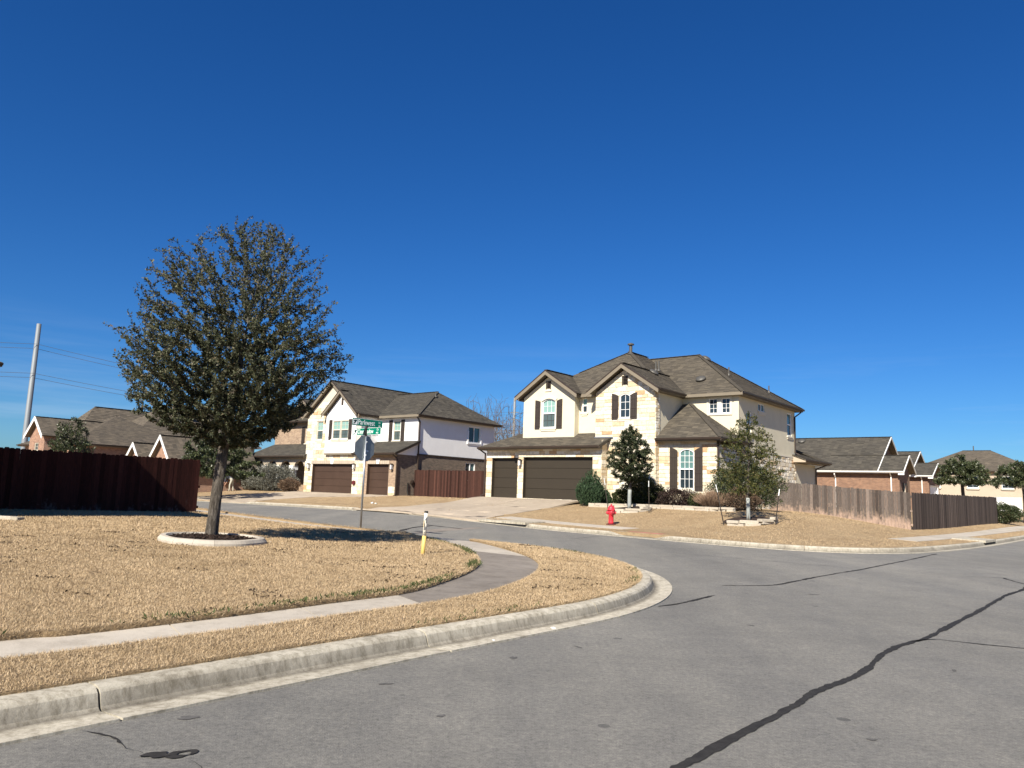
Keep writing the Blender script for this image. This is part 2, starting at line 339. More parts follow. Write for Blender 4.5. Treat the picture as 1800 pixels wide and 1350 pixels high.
def in_poly(P,x,y):
    P=np.asarray(P,float); x=np.asarray(x,float);y=np.asarray(y,float); c=np.zeros(x.shape,bool); j=len(P)-1
    for i in range(len(P)):
        xi,yi=P[i];xj,yj=P[j]
        with np.errstate(divide='ignore',invalid='ignore'):
            k=((yi>y)!=(yj>y))&(x<(xj-xi)*(y-yi)/(yj-yi+1e-12)+xi)
        c^=k; j=i
    return c
def tri2d(outline,holes=(),extra=()):
    V=[];E=[]
    for L in (outline,*holes):
        o=len(V); n=len(L); V+=[Vector((float(p[0]),float(p[1]))) for p in L]; E+=[(o+i,o+(i+1)%n) for i in range(n)]
    V+=[Vector((float(p[0]),float(p[1]))) for p in extra]
    v,e,f,_,_,_=delaunay_2d_cdt(V,E,[],0,1e-5)
    v=np.array([(p.x,p.y) for p in v]); f=np.array([list(t) for t in f])
    c=v[f].mean(1); k=in_poly(outline,c[:,0],c[:,1])
    for h in holes: k&=~in_poly(h,c[:,0],c[:,1])
    f=f[k]
    a,b,d=v[f[:,0]],v[f[:,1]],v[f[:,2]]
    cr=(b[:,0]-a[:,0])*(d[:,1]-a[:,1])-(b[:,1]-a[:,1])*(d[:,0]-a[:,0]); f[cr<0]=f[cr<0][:,::-1]
    return v,f
# ---------------------------------------------------------------- terrain
def catmull(P,n=8):
    P=np.array(P,float); Q=np.vstack([2*P[0]-P[1],P,2*P[-1]-P[-2]]); out=[]
    for i in range(1,len(Q)-2):
        p0,p1,p2,p3=Q[i-1:i+3]
        for k in range(n):
            t=k/n; out.append(.5*((2*p1)+(-p0+p2)*t+(2*p0-5*p1+4*p2-p3)*t*t+(-p0+3*p1-3*p2+p3)*t**3))
    out.append(P[-1]); return np.array(out)
def resample(P,step):
    P=np.asarray(P,float); d=np.hypot(*np.diff(P,axis=0).T); s=np.r_[0,np.cumsum(d)]
    n=max(2,int(round(s[-1]/step))+1); q=np.linspace(0,s[-1],n)
    return np.c_[np.interp(q,s,P[:,0]),np.interp(q,s,P[:,1])]
def sstep(a,b,x):
    t=np.clip((np.asarray(x)-a)/(b-a),0,1); return t*t*(3-2*t)
ARC_C=(-5.91,14.84); ARC_R=8.35
def k1_curve():
    a=np.array([.6,9.66]); d=np.array([.62,.785]); d/=np.hypot(*d)
    L=[a-d*t for t in (26,18,12,8,5,2.5)]
    a0=np.arctan2(9.66-14.84,.6+5.91); a1=np.arctan2(6.43,5.34)
    A=[(ARC_C[0]+ARC_R*np.cos(t),ARC_C[1]+ARC_R*np.sin(t)) for t in np.linspace(a0,a1,14)]
    e=np.array(A[-1]); c=np.array([-.77,.64])
    return resample(catmull(np.array(L+[tuple(x) for x in A]+[e+c*t for t in (3,6,9,13,18,24,30)]),6),.15)
K1=k1_curve()
K2=resample(catmull([(52,70),(45,62),(36,51.5),(27.9,42),(20.15,32.9),(16.5,28.9),(13.92,26.4),(12.3,25.15),(10.6,24.6),(9.2,24.95),(7.97,25.8),(5.74,28.3),(3.41,31.1),(1.3,33.3),(-1.22,35.95),(-4.0,38.6),(-8.9,42.6),(-14,46.3),(-19,49.8),(-26,54),(-36,58)],8),.15)
def dist(K,x,y):
    x=np.atleast_1d(np.asarray(x,float));y=np.atleast_1d(np.asarray(y,float)); o=np.empty(len(x)); Kq=K[::2]
    for i in range(0,len(x),6000):
        o[i:i+6000]=np.sqrt(((x[i:i+6000,None]-Kq[None,:,0])**2+(y[i:i+6000,None]-Kq[None,:,1])**2).min(1))
    return o
E1=np.array([.773,-.634]);E2=np.array([.634,.773]); HROT=math.atan2(-.634,.773)
O1=np.array([-1.59,47.85]); O2=np.array([-14.93,58.5])
def base(x,y): return .28*sstep(17,32,-.77*np.asarray(x)+.64*np.asarray(y))
def t1(x,y):
    d=dist(K1,x,y); s=-.77*np.asarray(x)+.64*np.asarray(y)
    return base(x,y)+.15+.055*np.minimum(d,1.2)/1.2+.019*np.clip(d-1.2,0,8)+.11*sstep(11,18,s)*np.minimum(d,.8)/.8
def t2(x,y):
    d=dist(K2,x,y); x=np.asarray(x,float); y=np.asarray(y,float)
    la=(x-O1[0])*E1[0]+(y-O1[1])*E1[1]; bx=lambda v,a,b:sstep(a-.5,a,v)*(1-sstep(b,b+.5,v))
    dip=np.maximum(np.maximum(bx(la,-1.0,7.9),bx(la,-19.1,-11.3)),bx(la,-34.,-25.))*(y>34)
    return -.12*dip*(1-sstep(0,1.2,d))+ base(x,y)*(1-sstep(3,8,d))+.15+.03*np.clip(d,0,2)+.82*sstep(1.5,9.5,d)+.2*sstep(40,54,y)*sstep(1,3,d)*sstep(10,20,np.asarray(x,float))
def z1(x,y): return float(t1(x,y)[0])
def z2(x,y): return float(t2(x,y)[0])
def w1(a,c): return O1+E1*a+E2*c
def w2(a,c): return O2+E1*a+E2*c
def sheet(name,outline,zf,mat,step=1.,thick=0.,holes=(),parent=None,kind=None,label=None):
    outline=np.asarray(outline,float)
    mn,mx=outline.min(0),outline.max(0)
    gx,gy=np.meshgrid(np.arange(mn[0]+step/2,mx[0],step),np.arange(mn[1]+step/2,mx[1],step)); gx=gx.ravel();gy=gy.ravel()
    k=in_poly(outline,gx,gy)
    L=resample(np.vstack([outline,outline[:1]]),step)[:-1] if step<90 else outline
    L=outline
    v,f=tri2d(L,holes,np.c_[gx,gy][k])
    z=zf(v[:,0],v[:,1]); V=np.c_[v,z]
    F=f
    if thick:
        # skirt round the outline
        n=len(L); zz=zf(L[:,0],L[:,1]); o=len(V)
        V=np.vstack([V,np.c_[L,zz],np.c_[L,zz-thick]])
        i=np.arange(n); j=(i+1)%n
        A=np.c_[o+i,o+n+i,o+n+j]; B=np.c_[o+i,o+n+j,o+j]; F=np.vstack([F,A,B])
    o=build_np(name,V,F,3,mat,parent)
    if thick: fix_normals(o.data)
    if kind: o['kind']=kind
    return o
def offset(K,d):
    """shift a polyline to its left by d"""
    t=np.gradient(K,axis=0); t/=np.hypot(t[:,0],t[:,1])[:,None]; return K+np.c_[-t[:,1],t[:,0]]*d
# ---------------------------------------------------------------- setting
gd=MB(); n=48; gd.add([(0,0,-.12)]+[(3000*math.cos(2*math.pi*i/n),3000*math.sin(2*math.pi*i/n),-.12) for i in range(n)],[(0,i+1,(i+1)%n+1) for i in range(n)])
gd.build('ground','ground_far')['kind']='structure'
def road_poly():
    A=offset(K1,.25)[::6]; B=offset(K2,-.25)[::6]      # K1 has its lawn on the left, K2 on the right
    right=[(62,68),(40,38),(20,13),(8,-2),(-2,-16)]
    return np.vstack([A,[[-42,60]],B[::-1],right])
RP=road_poly()
road=sheet('road',RP,lambda x,y:base(x,y),'asphalt',1.3,kind='structure')
def ramp_profile(s,ranges):
    h=np.ones_like(s)
    for a,b,w in ranges: h=np.minimum(h,1-(sstep(a-w,a,s)-sstep(b,b+w,s)))
    return h
def arclen(K): return np.r_[0,np.cumsum(np.hypot(*np.diff(K,axis=0).T))]
def near_s(K,p): i=np.argmin(((K-np.asarray(p))**2).sum(1)); return arclen(K)[i]
PROF=[(.0,-.10),(.0,.148),(-.10,.150),(-.155,.140),(-.185,.112),(-.20,.07),(-.215,.030),(-.24,.010),(-.30,.009),(-.52,.018),(-.52,-.06)]
def kerb(name,K,sgn,ramps,s0,s1,seg,label,inlets=()):
    root=empty(name); tag(root,label,kind='structure')
    S=arclen(K); t=np.gradient(K,axis=0); t/=np.hypot(t[:,0],t[:,1])[:,None]; N=np.c_[-t[:,1],t[:,0]]*sgn
    h=ramp_profile(S,ramps); s=s0
    while s<s1-.2:
        e=min(s+seg,s1); q=np.linspace(s+.009,e-.009,max(3,int((e-s)/.22)))
        P=np.c_[np.interp(q,S,K[:,0]),np.interp(q,S,K[:,1])]; NN=np.c_[np.interp(q,S,N[:,0]),np.interp(q,S,N[:,1])]; hh=np.interp(q,S,h)
        zb=base(P[:,0],P[:,1]); V=[];F=[];UV=[]; m=len(PROF); PD=[0,.0,.10,.155,.19,.21,.225,.25,.31,.53,.6]
        for i in range(len(q)):
            for kk,(d,z) in enumerate(PROF):
                zz=z if z<.02 else .012+(z-.012)*(.08+.92*hh[i])
                V.append((P[i,0]-NN[i,0]*d*-1,P[i,1]-NN[i,1]*d*-1,zb[i]+zz))
        for i in range(len(q)-1):
            for k in range(m-1): F.append((i*m+k,i*m+k+1,(i+1)*m+k+1,(i+1)*m+k)); UV+=[(0,PD[k]),(0,PD[k+1]),(0,PD[k+1]),(0,PD[k])]
        F+=[tuple(range(m)),tuple((len(q)-1)*m+k for k in range(m))[::-1]]; UV+=[(0,p) for p in PD]+[(0,p) for p in PD[::-1]]
        o=build('kerb_section',V,F,'concrete_kerb',root,uv=UV)
        if o.data.polygons[1].normal.z<0: o.data.flip_normals()
        s=e
    return root
# left kerb: dip for the corner ramp at the cove; right-hand lot: dips for ramp and driveways
sK1=arclen(K1)
s_r=near_s(K1,(-1.95,22.4))
j0=near_s(K1,(-2.63,5.34))
kerb('near_kerb',K1,1,[(s_r-.7,s_r+.7,.8)],(j0%3.05),sK1[-1]-1,3.05,'rounded concrete kerb around the near corner lawn')
sd1=near_s(K2,w1(7.2,-9)); sd0=near_s(K2,w1(-.6,-9)); se1=near_s(K2,w2(5.6,-9)); se0=near_s(K2,w2(-.8,-9)); srp=near_s(K2,(5.0,29.2))
si=[near_s(K2,q) for q in ((1.0,33.6),(-1.2,35.9),(21.2,34.1),(19.6,32.2))]
kerb('far_kerb',K2,-1,[(si[0],si[1],.06),(si[2],si[3],.06),(sd1,sd0,.9),(se1,se0,.9),(srp-.7,srp+.7,.9)],8,arclen(K2)[-1]-1,3.05,'concrete kerb in front of the cream stone house')
# walks --------------------------------------------------------
W_IN=catmull([(-12.6,-4.6),(-8.6,.55),(-5.6,4.4),(-4.05,6.41),(-3.66,6.74),(-2.83,7.79),(-1.92,9.1),(-1.26,10.05),(-.9,11.2),(-.60,12.6),(-.49,14.1),(-.62,15.6),(-.95,17.3),(-1.5,18.8),(-2.1,20.0),(-2.6,21.1),(-2.9,22.05)],6)
W_OUT=catmull([(-12.1,-5.0),(-8.1,.15),(-5.15,3.95),(-3.57,5.75),(-3.11,6.30),(-2.32,7.30),(-1.60,8.25),(-.70,9.44),(-.06,10.71),(.42,12.4),(.62,14.1),(.55,15.7),(.28,17.2),(-.15,18.7),(-.5,19.7),(-.78,20.5),(-1.0,21.2)],6)
def walkz(x,y): return t1(x,y)-.035
def walk(name,I,Oo,zf,mats,seg,label,wide=.0,s_mat=None,thick=.1):
    root=empty(name); tag(root,label,kind='structure')
    n=400; A=resample(I,arclen(I)[-1]/n)[:n]; B=resample(Oo,arclen(Oo)[-1]/n)[:n]
    if wide: B=B+(B-A)/np.hypot(*(B-A).T)[:,None]*wide
    C=(A+B)/2; S=arclen(C); s=0; k=0
    while s<S[-1]-.3:
        e=min(s+seg,S[-1]); q=np.linspace(s+.009,e-.009,9)
        a=np.c_[np.interp(q,S,A[:,0]),np.interp(q,S,A[:,1])]; b=np.c_[np.interp(q,S,B[:,0]),np.interp(q,S,B[:,1])]
        za=zf(a[:,0],a[:,1]); zb_=zf(b[:,0],b[:,1]); V=[];F=[]
        for i in range(len(q)): V+=[(*a[i],za[i]),(*b[i],zb_[i]),(*a[i],za[i]-thick),(*b[i],zb_[i]-thick)]
        for i in range(len(q)-1):
            o=i*4; F+=[(o,o+1,o+5,o+4),(o,o+4,o+6,o+2),(o+1,o+3,o+7,o+5)]
        F+=[(0,2,3,1),(len(V)-4,len(V)-3,len(V)-1,len(V)-2)]
        m=mats[1] if s_mat and s_mat[0]<=s<s_mat[1] else mats[0]
        o=build('walk_slab',V,F,m,root); fix_normals(o.data); s=e; k+=1
    return root
C0=(W_IN[0]+W_OUT[0])/2
s_arc=float(np.hypot(*(np.array([-1.0,9.7])-C0)))
walk('sidewalk',W_IN,W_OUT,walkz,('concrete','concrete_weathered'),1.52,'pale concrete sidewalk curving round the near corner lawn',0.,(s_arc-.9,s_arc+7.2))
# walk along the cove on the near side
KC=K1[int(np.argmin(((K1-np.array([-2.5,22.9]))**2).sum(1))):]
walk('cove_sidewalk',offset(KC,2.35),offset(KC,1.3),walkz,('concrete','concrete'),1.52,'concrete sidewalk beyond the stop sign along the side street')
# ramp between the corner walk and the gutter
rp=[(-2.9,22.08),(-1.0,21.23),(-.93,21.57),(-1.4,21.97),(-1.95,22.42),(-2.5,22.88),(-2.95,23.25)]
def rz_(x,y):
    d=dist(K1,x,y); return base(x,y)+.03+.1*np.minimum(d/.9,1)
sheet('corner_ramp',rp,lambda x,y:rz_(x,y)+.012,'concrete_weathered',.3,.08,kind='structure')
# lawns --------------------------------------------------------
i_r0=int(np.argmin(((K1-np.array([-.93,21.57]))**2).sum(1))); i_r1=int(np.argmin(((K1-np.array([-3.0,23.3]))**2).sum(1)))
KK=K1[::2]
stripA=np.vstack([K1[:i_r0:2]+0,W_OUT[::-1]])
lawn_objs=[]
def lawn(name,outline,zf,label,step=.8,thick=.12):
    o=sheet(name,outline,zf,'lawn',step,thick); tag(o,kind='structure'); return o
lawn('verge',stripA,lambda x,y:t1(x,y)+.012,'',.5)
vb=K1[i_r1:]; stripB=np.vstack([vb[::2],offset(vb,1.3)[::-2]])
lawn('cove_verge',stripB,lambda x,y:t1(x,y)+.012,'',.8)
inner=offset(KC,2.35)
L1=np.vstack([W_IN,[(-3.3,21.86)],inner[::3],[(-34,38),(-44,20),(-34,2),(-24,-12)]])
lawn('corner_lawn',L1,lambda x,y:t1(x,y)+.012,'',.9)
# far lot
i_a=int(np.argmin(((K2-np.array([5.9,28.1]))**2).sum(1))); i_b=int(np.argmin(((K2-np.array([4.1,30.3]))**2).sum(1)))
L2=np.vstack([K2[::3],[(-40,80),(0,110),(60,120),(75,85)]])
lawn('far_lawn',L2,lambda x,y:t2(x,y)+.002,'',1.1)
def far_walk(name,i0,i1,label):
    Kq=K2[i0:i1]; walk(name,offset(Kq,-2.1),offset(Kq,-1.05),lambda x,y:t2(x,y)+.016,('concrete','concrete'),1.52,label,thick=.06)
iw0=int(np.argmin(((K2-np.array([16.0,28.4]))**2).sum(1)))
far_walk('main_sidewalk',60,iw0,'concrete sidewalk below the weathered grey fence')
iw1=int(np.argmin(((K2-np.array([3.9,30.6]))**2).sum(1))); iw2=int(np.argmin(((K2-w1(7.4,-9))**2).sum(1)))
far_walk('far_sidewalk',iw1,iw2,'concrete sidewalk behind the red hydrant')
def lot(ac,f): return [tuple(f(a,c)) for a,c in ac]
def kerb_pt(p): return tuple(K2[int(np.argmin(((K2-np.asarray(p))**2).sum(1)))])
def drive(name,pts,label,f,lift=0.):
    root=empty(name); tag(root,label,kind='structure')
    # slabs split across the slope
    for i in range(len(pts)-1):
        (a0,a1,c0),(b0,b1,c1)=pts[i],pts[i+1]; n=2
        for k in range(n):
            g=.012
            q=[f(a0+(a1-a0)*k/n+g,c0-g),f(a0+(a1-a0)*(k+1)/n-g,c0-g),f(b0+(b1-b0)*(k+1)/n-g,c1+g),f(b0+(b1-b0)*k/n+g,c1+g)]
            q=[tuple(x) for x in q]
            L=resample(np.array(q+[q[0]]),.5)[:-1]
            sheet('drive_slab',L,lambda x,y:t2(x,y)+.022+lift*sstep(-3.2,-.2,(x-O1[0])*E2[0]+(y-O1[1])*E2[1]),'concrete_drive',.6,.08,parent=root)
    return root
drive('driveway',[(-.3,7.5,.15),(-.3,7.2,-3.2),(-.3,7.1,-6.2),(-.9,7.7,-8.2),(-1.2,8.1,-9.25)],'broad pale concrete driveway of the cream stone house',w1,.165)
drive('neighbour_driveway',[(-1.2,9.4,.3),(-1.2,8.8,-1.2),(-1.2,5.4,-3.6),(-1.2,5.0,-6.4),(-1.8,5.6,-8.0),(-2.2,6.0,-9.2)],'pale concrete driveway of the white gabled house',w2)
drive('far_driveway',[(-16,-9.5,-1.5),(-16,-9.5,-4.2),(-16.2,-9.0,-6.6),(-16.6,-8.6,-8.4),(-17,-8.2,-9.3)],'pale driveway seen past the leaning oak trunk',w2)
# red tactile pad and ramp slab on the far corner
sheet('far_ramp',[(5.95,28.35),(6.5,29.1),(4.75,31.1),(4.15,30.45)],lambda x,y:base(x,y)+.16+.0*x,'concrete',.4,.1,kind='structure')
sheet('tactile_pad',[(5.70,28.75),(6.02,29.15),(5.02,30.42),(4.66,30.02)],lambda x,y:base(x,y)+.172,'red_pad',.4,.01,kind='structure')
# storm inlets: slab over a dark mouth -----------------------------------
def inlet(name,p,q,label,side=1.):
    root=empty(name); tag(root,label,'storm drain')
    p=np.array(p);q=np.array(q);d=(q-p)/np.hypot(*(q-p)); n=np.array([-d[1],d[0]])*side; z=float(base(*p))
    P=lambda s,o,zz:(p[0]+d[0]*s+n[0]*o,p[1]+d[1]*s+n[1]*o,z+zz); L=float(np.hypot(*(q-p)))
    b=MB(); b.add([P(0,-.24,.105),P(L,-.24,.105),P(L,1.0,.105),P(0,1.0,.105),P(0,-.24,.2),P(L,-.24,.2),P(L,1.0,.23),P(0,1.0,.23)],[(0,3,2,1),(4,5,6,7),(0,1,5,4),(1,2,6,5),(2,3,7,6),(3,0,4,7)]); b.build('lid','concrete_kerb',root)
    b=MB(); b.add([P(0,-.222,.013),P(L,-.222,.013),P(L,-.222,.106),P(0,-.222,.106)],[(0,1,2,3)]); b.build('mouth','dark_gap',root)
    return root
inlet('storm_inlet',kerb_pt((1.0,33.6)),kerb_pt((-1.2,35.9)),'long dark storm drain mouth in the far kerb left of the hydrant',-1)
inlet('storm_inlet',kerb_pt((21.2,34.1)),kerb_pt((19.6,32.2)),'short dark storm drain mouth in the kerb below the fence corner',-1)
# sealed cracks and tar on the asphalt -----------------------------------
def crack(pts,w,mat='tar',seed=0,wob=.25,parent=road,name='crack_seal'):
    rng=np.random.default_rng(seed); P=resample(catmull(pts,10),.045); n=len(P)
    t=np.gradient(P,axis=0); t/=np.hypot(*t.T)[:,None]; N=np.c_[-t[:,1],t[:,0]]
    def sm(k): 
        r=rng.normal(size=n+40); r=np.convolve(r,np.ones(k)/k,'same')[20:20+n]; return r/(r.std()+1e-9)
    mid=sm(5)*.004+sm(31)*.008; ww=w*(1+wob*sm(9)+.7*wob*rng.normal(size=n)).clip(.35,3); tp=np.minimum(1,np.minimum(np.arange(n),np.arange(n)[::-1])/5+.25); ww=ww*tp
    P=P+N*mid[:,None]; A=P+N*ww[:,None]/2; B=P-N*ww[:,None]/2
    V=np.vstack([np.c_[A,base(A[:,0],A[:,1])+.005],np.c_[B,base(B[:,0],B[:,1])+.005]]); i=np.arange(n-1)
    o=build_np(name,V,np.c_[i,i+n,i+n+1,i+1],4,mat,parent); fix_normals(o.data)
    if o.data.polygons[0].normal.z<0: o.data.flip_normals()
    return o
crack([(-.3,3.0),(.55,4.05),(1.03,4.6),(1.75,5.45),(2.2,6.0),(2.58,6.5),(3.2,7.15),(3.95,8.2),(4.51,8.79),(5.0,9.25),(6.3,10.8),(7.68,12.45),(8.8,13.8),(9.99,15.1),(12.5,18.2),(17,23.7)],.072,seed=1,wob=.15)
crack([(4.55,8.84),(4.9,9.06),(5.22,8.91),(5.70,8.68),(8,7.7)],.03,seed=2)
crack([(10.12,17.37),(10.94,17.28),(11.39,17.19),(14,16.6)],.03,'tar_old',seed=3)
crack([(3.83,13.90),(4.78,14.17),(5.52,15.02),(6.69,16.40),(8.47,18.46),(11.00,21.56),(13.9,25.2)],.06,seed=4)
crack([(2.12,10.95),(2.58,11.42),(3.33,12.42)],.045,seed=5)
crack([(4.30,21.87),(6.08,20.34),(7.43,19.24),(8.46,18.74)],.03,'tar_old',seed=6)
crack([(-2.5,4.87),(-2.21,4.71),(-2.1,4.6),(-1.97,4.5)],.014,seed=7,wob=.6)
crack([(-1.68,4.42),(-1.6,4.35),(-1.45,4.2)],.014,seed=17,wob=.6)
crack([(-3.77,27.45),(-3.50,29.70),(-3.00,31.25)],.16,seed=8)
crack([(-3.54,31.91),(-2.76,31.09),(-1.68,30.18)],.16,seed=9)
crack([(2.11,26.43),(3.26,28.6),(4.45,28.6)],.05,'tar_old',seed=10)
crack([(10.6,15.8),(10.75,16.5),(11.0,17.3)],.05,'tar',seed=11)
def blob(name,outline,hole,mat,dz):
    h=[hole] if hole is not None else []
    v,f=tri2d(outline,h); o=build_np(name,np.c_[v,base(v[:,0],v[:,1])+dz],f,3,mat,road); return o
def ring(cx,cy,rx,ry,rot,seed,n=28,wob=.12):
    rng=np.random.default_rng(seed); t=np.linspace(0,2*np.pi,n,endpoint=False); ph=rng.uniform(0,6,3)
    r=1+wob*(np.sin(2*t+ph[0])+.6*np.sin(3*t+ph[1])+.5*np.sin(5*t+ph[2]))/1.5; x=rx*r*np.cos(t);y=ry*r*np.sin(t)
    return np.c_[cx+x*math.cos(rot)-y*math.sin(rot),cy+x*math.sin(rot)+y*math.cos(rot)]
blob('tar_patch',ring(-1.765,4.50,.085,.058,.6,3,40,.2),ring(-1.75,4.51,.045,.022,.6,5,20,.3),'tar',.006)
blob('tar_patch',ring(-1.89,4.47,.075,.045,.5,7,40,.35),None,'tar',.0075)
blob('oil_stain',ring(-2.0,5.17,.075,.035,.3,9,30,.3),None,'asphalt_stain',.004)
for k,(x,y,r) in enumerate([(-.9,6.2,.05),(.1,7.3,.06),(.75,7.9,.05),(2.4,5.2,.04),(4.2,7.4,.05),(4.6,6.9,.045),(5.1,13.0,.09),(-.4,5.4,.04),(3.0,9.6,.06)]): blob('oil_stain',ring(x,y,r,r*.45,.3+k,20+k,20,.35),None,'asphalt_stain',.004)
blob('pale_patch',[(-3.28,26.3),(-2.85,29.2),(-1.2,31.8),(-.9,31.4),(-2.3,28.3),(-2.7,26.6)],None,'concrete_weathered',.004)
# ---------------------------------------------------------------- house kit (local axes: x along the front, y to the back)
def place(axis,k):
    """(s,z,out) -> local point; out is the distance in front of the plane"""
    if axis=='f': return lambda s,z,o=0.:(s,k-o,z)
    if axis=='r': return lambda s,z,o=0.:(k+o,s,z)
    if axis=='l': return lambda s,z,o=0.:(k-o,s,z)
    return lambda s,z,o=0.:(s,k+o,z)
def rect(s0,s1,z0,z1): return [(s0,z0),(s1,z0),(s1,z1),(s0,z1)]
def arch(s0,s1,z0,z1,rise,n=10):
    w=(s1-s0)/2; r=(w*w+rise*rise)/(2*rise); c=(s0+s1)/2; zc=z1-r; P=[(s0,z0),(s1,z0)]
    t0=math.acos(w/r); 
    for i in range(n+1):
        t=t0+(math.pi-2*t0)*i/n; P.append((c+r*math.cos(t),zc+r*math.sin(t)))
    return P
def wall(parent,axis,k,outline,holes,mat,depth=.14,name='wall'):
    v,f=tri2d(outline,holes); P=place(axis,k); V=[P(*p) for p in v]; F=[tuple(t) for t in f]; UV=[tuple(v[i]) for t in f for i in t]
    for h in holes:
        o=len(V); n=len(h); V+=[P(*p) for p in h]+[P(p[0],p[1],-depth) for p in h]
        for i in range(n):
            j=(i+1)%n; F.append((o+i,o+j,o+n+j,o+n+i)); UV+=[h[i],h[j],h[j],h[i]]
    o=build(name,V,F,mat,parent,uv=UV); return o
def prism_on(parent,name,axis,k,poly,o0,o1,mat):
    P=place(axis,k); return MB().prism(poly,lambda s,z:P(s,z,o0),lambda s,z:P(s,z,o1)).build(name,mat,parent)
def pbox(b,P,s0,s1,z0,z1,o0,o1):
    V=[P(s,z,o) for o in (o0,o1) for s,z in ((s0,z0),(s1,z0),(s1,z1),(s0,z1))]
    b.add(V,[(0,1,2,3),(7,6,5,4),(0,4,5,1),(1,5,6,2),(2,6,7,3),(3,7,4,0)])
def window(parent,axis,k,s0,s1,z0,z1,rise=0.,cols=2,rows=(2,2),glass=('glass_blind','glass_dark'),frame='trim_white',sill=True,grille=True,slider=False,dep=.08,fw=.06,trim=None,low=None,gw=.008,rail=True):
    P=place(axis,k); out=arch(s0,s1,z0,z1,rise) if rise else rect(s0,s1,z0,z1)
    c=((s0+s1)/2,(z0+z1)/2); w=s1-s0;h=z1-z0
    sh=lambda f:[(c[0]+(p[0]-c[0])*(w-2*f)/w,c[1]+(p[1]-c[1])*(h-2*f)/h) for p in out]
    inn=sh(fw); b=MB(); n=len(out)
    A=[P(*p,-dep+.05) for p in out];B=[P(*p,-dep+.05) for p in inn];C=[P(*p,-dep-.02) for p in inn]
    b.add(A+B+C,[(i,(i+1)%n,n+(i+1)%n,n+i) for i in range(n)]+[(n+i,n+(i+1)%n,2*n+(i+1)%n,2*n+i) for i in range(n)])
    zm=z0+h*.5
    if slider: pbox(b,P,c[0]-.03,c[0]+.03,z0+fw,z1-fw,-dep-.015,-dep+.04)
    elif rail: pbox(b,P,s0+fw,s1-fw,zm-.035,zm+.035,-dep-.015,-dep+.045)
    o=b.build('window',frame,parent)
    lo=min(p[1] for p in inn); hi=max(p[1] for p in inn); li=min(p[0] for p in inn); ri=max(p[0] for p in inn)
    def pane(poly,m,): prism_on(o,'pane',axis,k,poly,-dep-.012,-dep-.03,m)
    if slider:
        pane(rect(li,c[0],lo,hi),glass[1]); pane(rect(c[0],ri,lo,hi),glass[0])
    elif not rail: pane(inn,glass[0])
    else:
        pane(rect(li,ri,lo,zm),glass[1])
        pane([(li,zm),(ri,zm)]+[p for p in inn[2:]] if rise else rect(li,ri,zm,hi),glass[0])
    if grille:
        for gi,(a,bz,r) in enumerate(((lo,zm-.035,rows[1]),(zm+.035,hi,rows[0])) if rail else ((lo,lo,0),(lo,hi,rows[0]))):
            if bz<=a: continue
            g=MB()
            for i in range(1,r):
                z=a+(bz-a)*i/r; pbox(g,P,li,ri,z-gw,z+gw,-dep-.011,-dep+.008)
            for i in range(1,cols):
                s=li+(ri-li)*i/cols; e=(2*(s-c[0])/w)**2*rise if rise and gi else 0
                pbox(g,P,s-gw,s+gw,a,bz-e,-dep-.0105,-dep+.0075)
            if g.V: g.build('grille',(low or frame) if gi==0 else frame,o)
    if sill:
        b=MB(); pbox(b,P,s0-.10,s1+.10,z0-.10,z0-.005,.002,.07); pbox(b,P,s0-.04,s1+.04,z0-.19,z0-.10,.002,.045); b.build('sill',trim or 'trim_cream',o)
    return o
def shutter(parent,axis,k,s0,s1,z0,z1,top=0.,inner_right=True,bars=(.12,.42,.78)):
    """a board shutter; its top rises away from (or towards) the window by `top`"""
    P=place(axis,k)
    if top:
        n=6; T=[]
        for i in range(n+1):
            t=i/n; s=s1+(s0-s1)*t; q=1-t if inner_right else t; T.append((s,z1-top+top*math.sin(q*math.pi/2)))
        poly=[(s0,z0),(s1,z0)]+T
    else: poly=rect(s0,s1,z0,z1)
    o=prism_on(parent,'shutter',axis,k,poly,.004,.045,'shutter_brown')
    for f in bars:
        z=z0+(z1-z0)*f; b=MB(); pbox(b,P,s0+.01,s1-.01,z-.045,z+.045,.045,.06); b.build('batten','shutter_brown',o)
    for i in (1,2):
        s=s0+(s1-s0)*i/3; b=MB(); pbox(b,P,s-.006,s+.006,z0+.03,z1-top-.03,.045,.0475); b.build('board_joint','dark_gap',o)
    return o
def garage_door(parent,axis,k,s0,s1,z0,z1,mat,cols,rows=4,rec=.2,jamb=None):
    P=place(axis,k); b=MB(); pbox(b,P,s0,s1,z0,z1,-rec-.09,-rec-.05); pbox(b,P,s0,s1,z1-.05,z1,-rec-.05,-rec+.03); pbox(b,P,s0,s0+.05,z0,z1-.05,-rec-.05,-rec+.03); pbox(b,P,s1-.05,s1,z0,z1-.05,-rec-.05,-rec+.03)
    for q in ((s0+.002,s0+.03,z0,z1-.03),(s1-.03,s1-.002,z0,z1-.03),(s0+.002,s1-.002,z1-.03,z1-.002)): pbox(b,P,*q,-rec+.03,-.012)
    d=b.build('garage_door',mat,parent); s0+=.05;s1-=.05;z1-=.05
    for r in range(rows):
        za=z0+(z1-z0)*r/rows+.012; zb=z0+(z1-z0)*(r+1)/rows-.004
        b=MB(); n=cols
        for c in range(n):
            a=s0+(s1-s0)*c/n; e=s0+(s1-s0)*(c+1)/n
            pbox(b,P,a,e,za,zb,-rec-.05,-rec-.015)
        b.build('door_panel',mat,d)
    return d
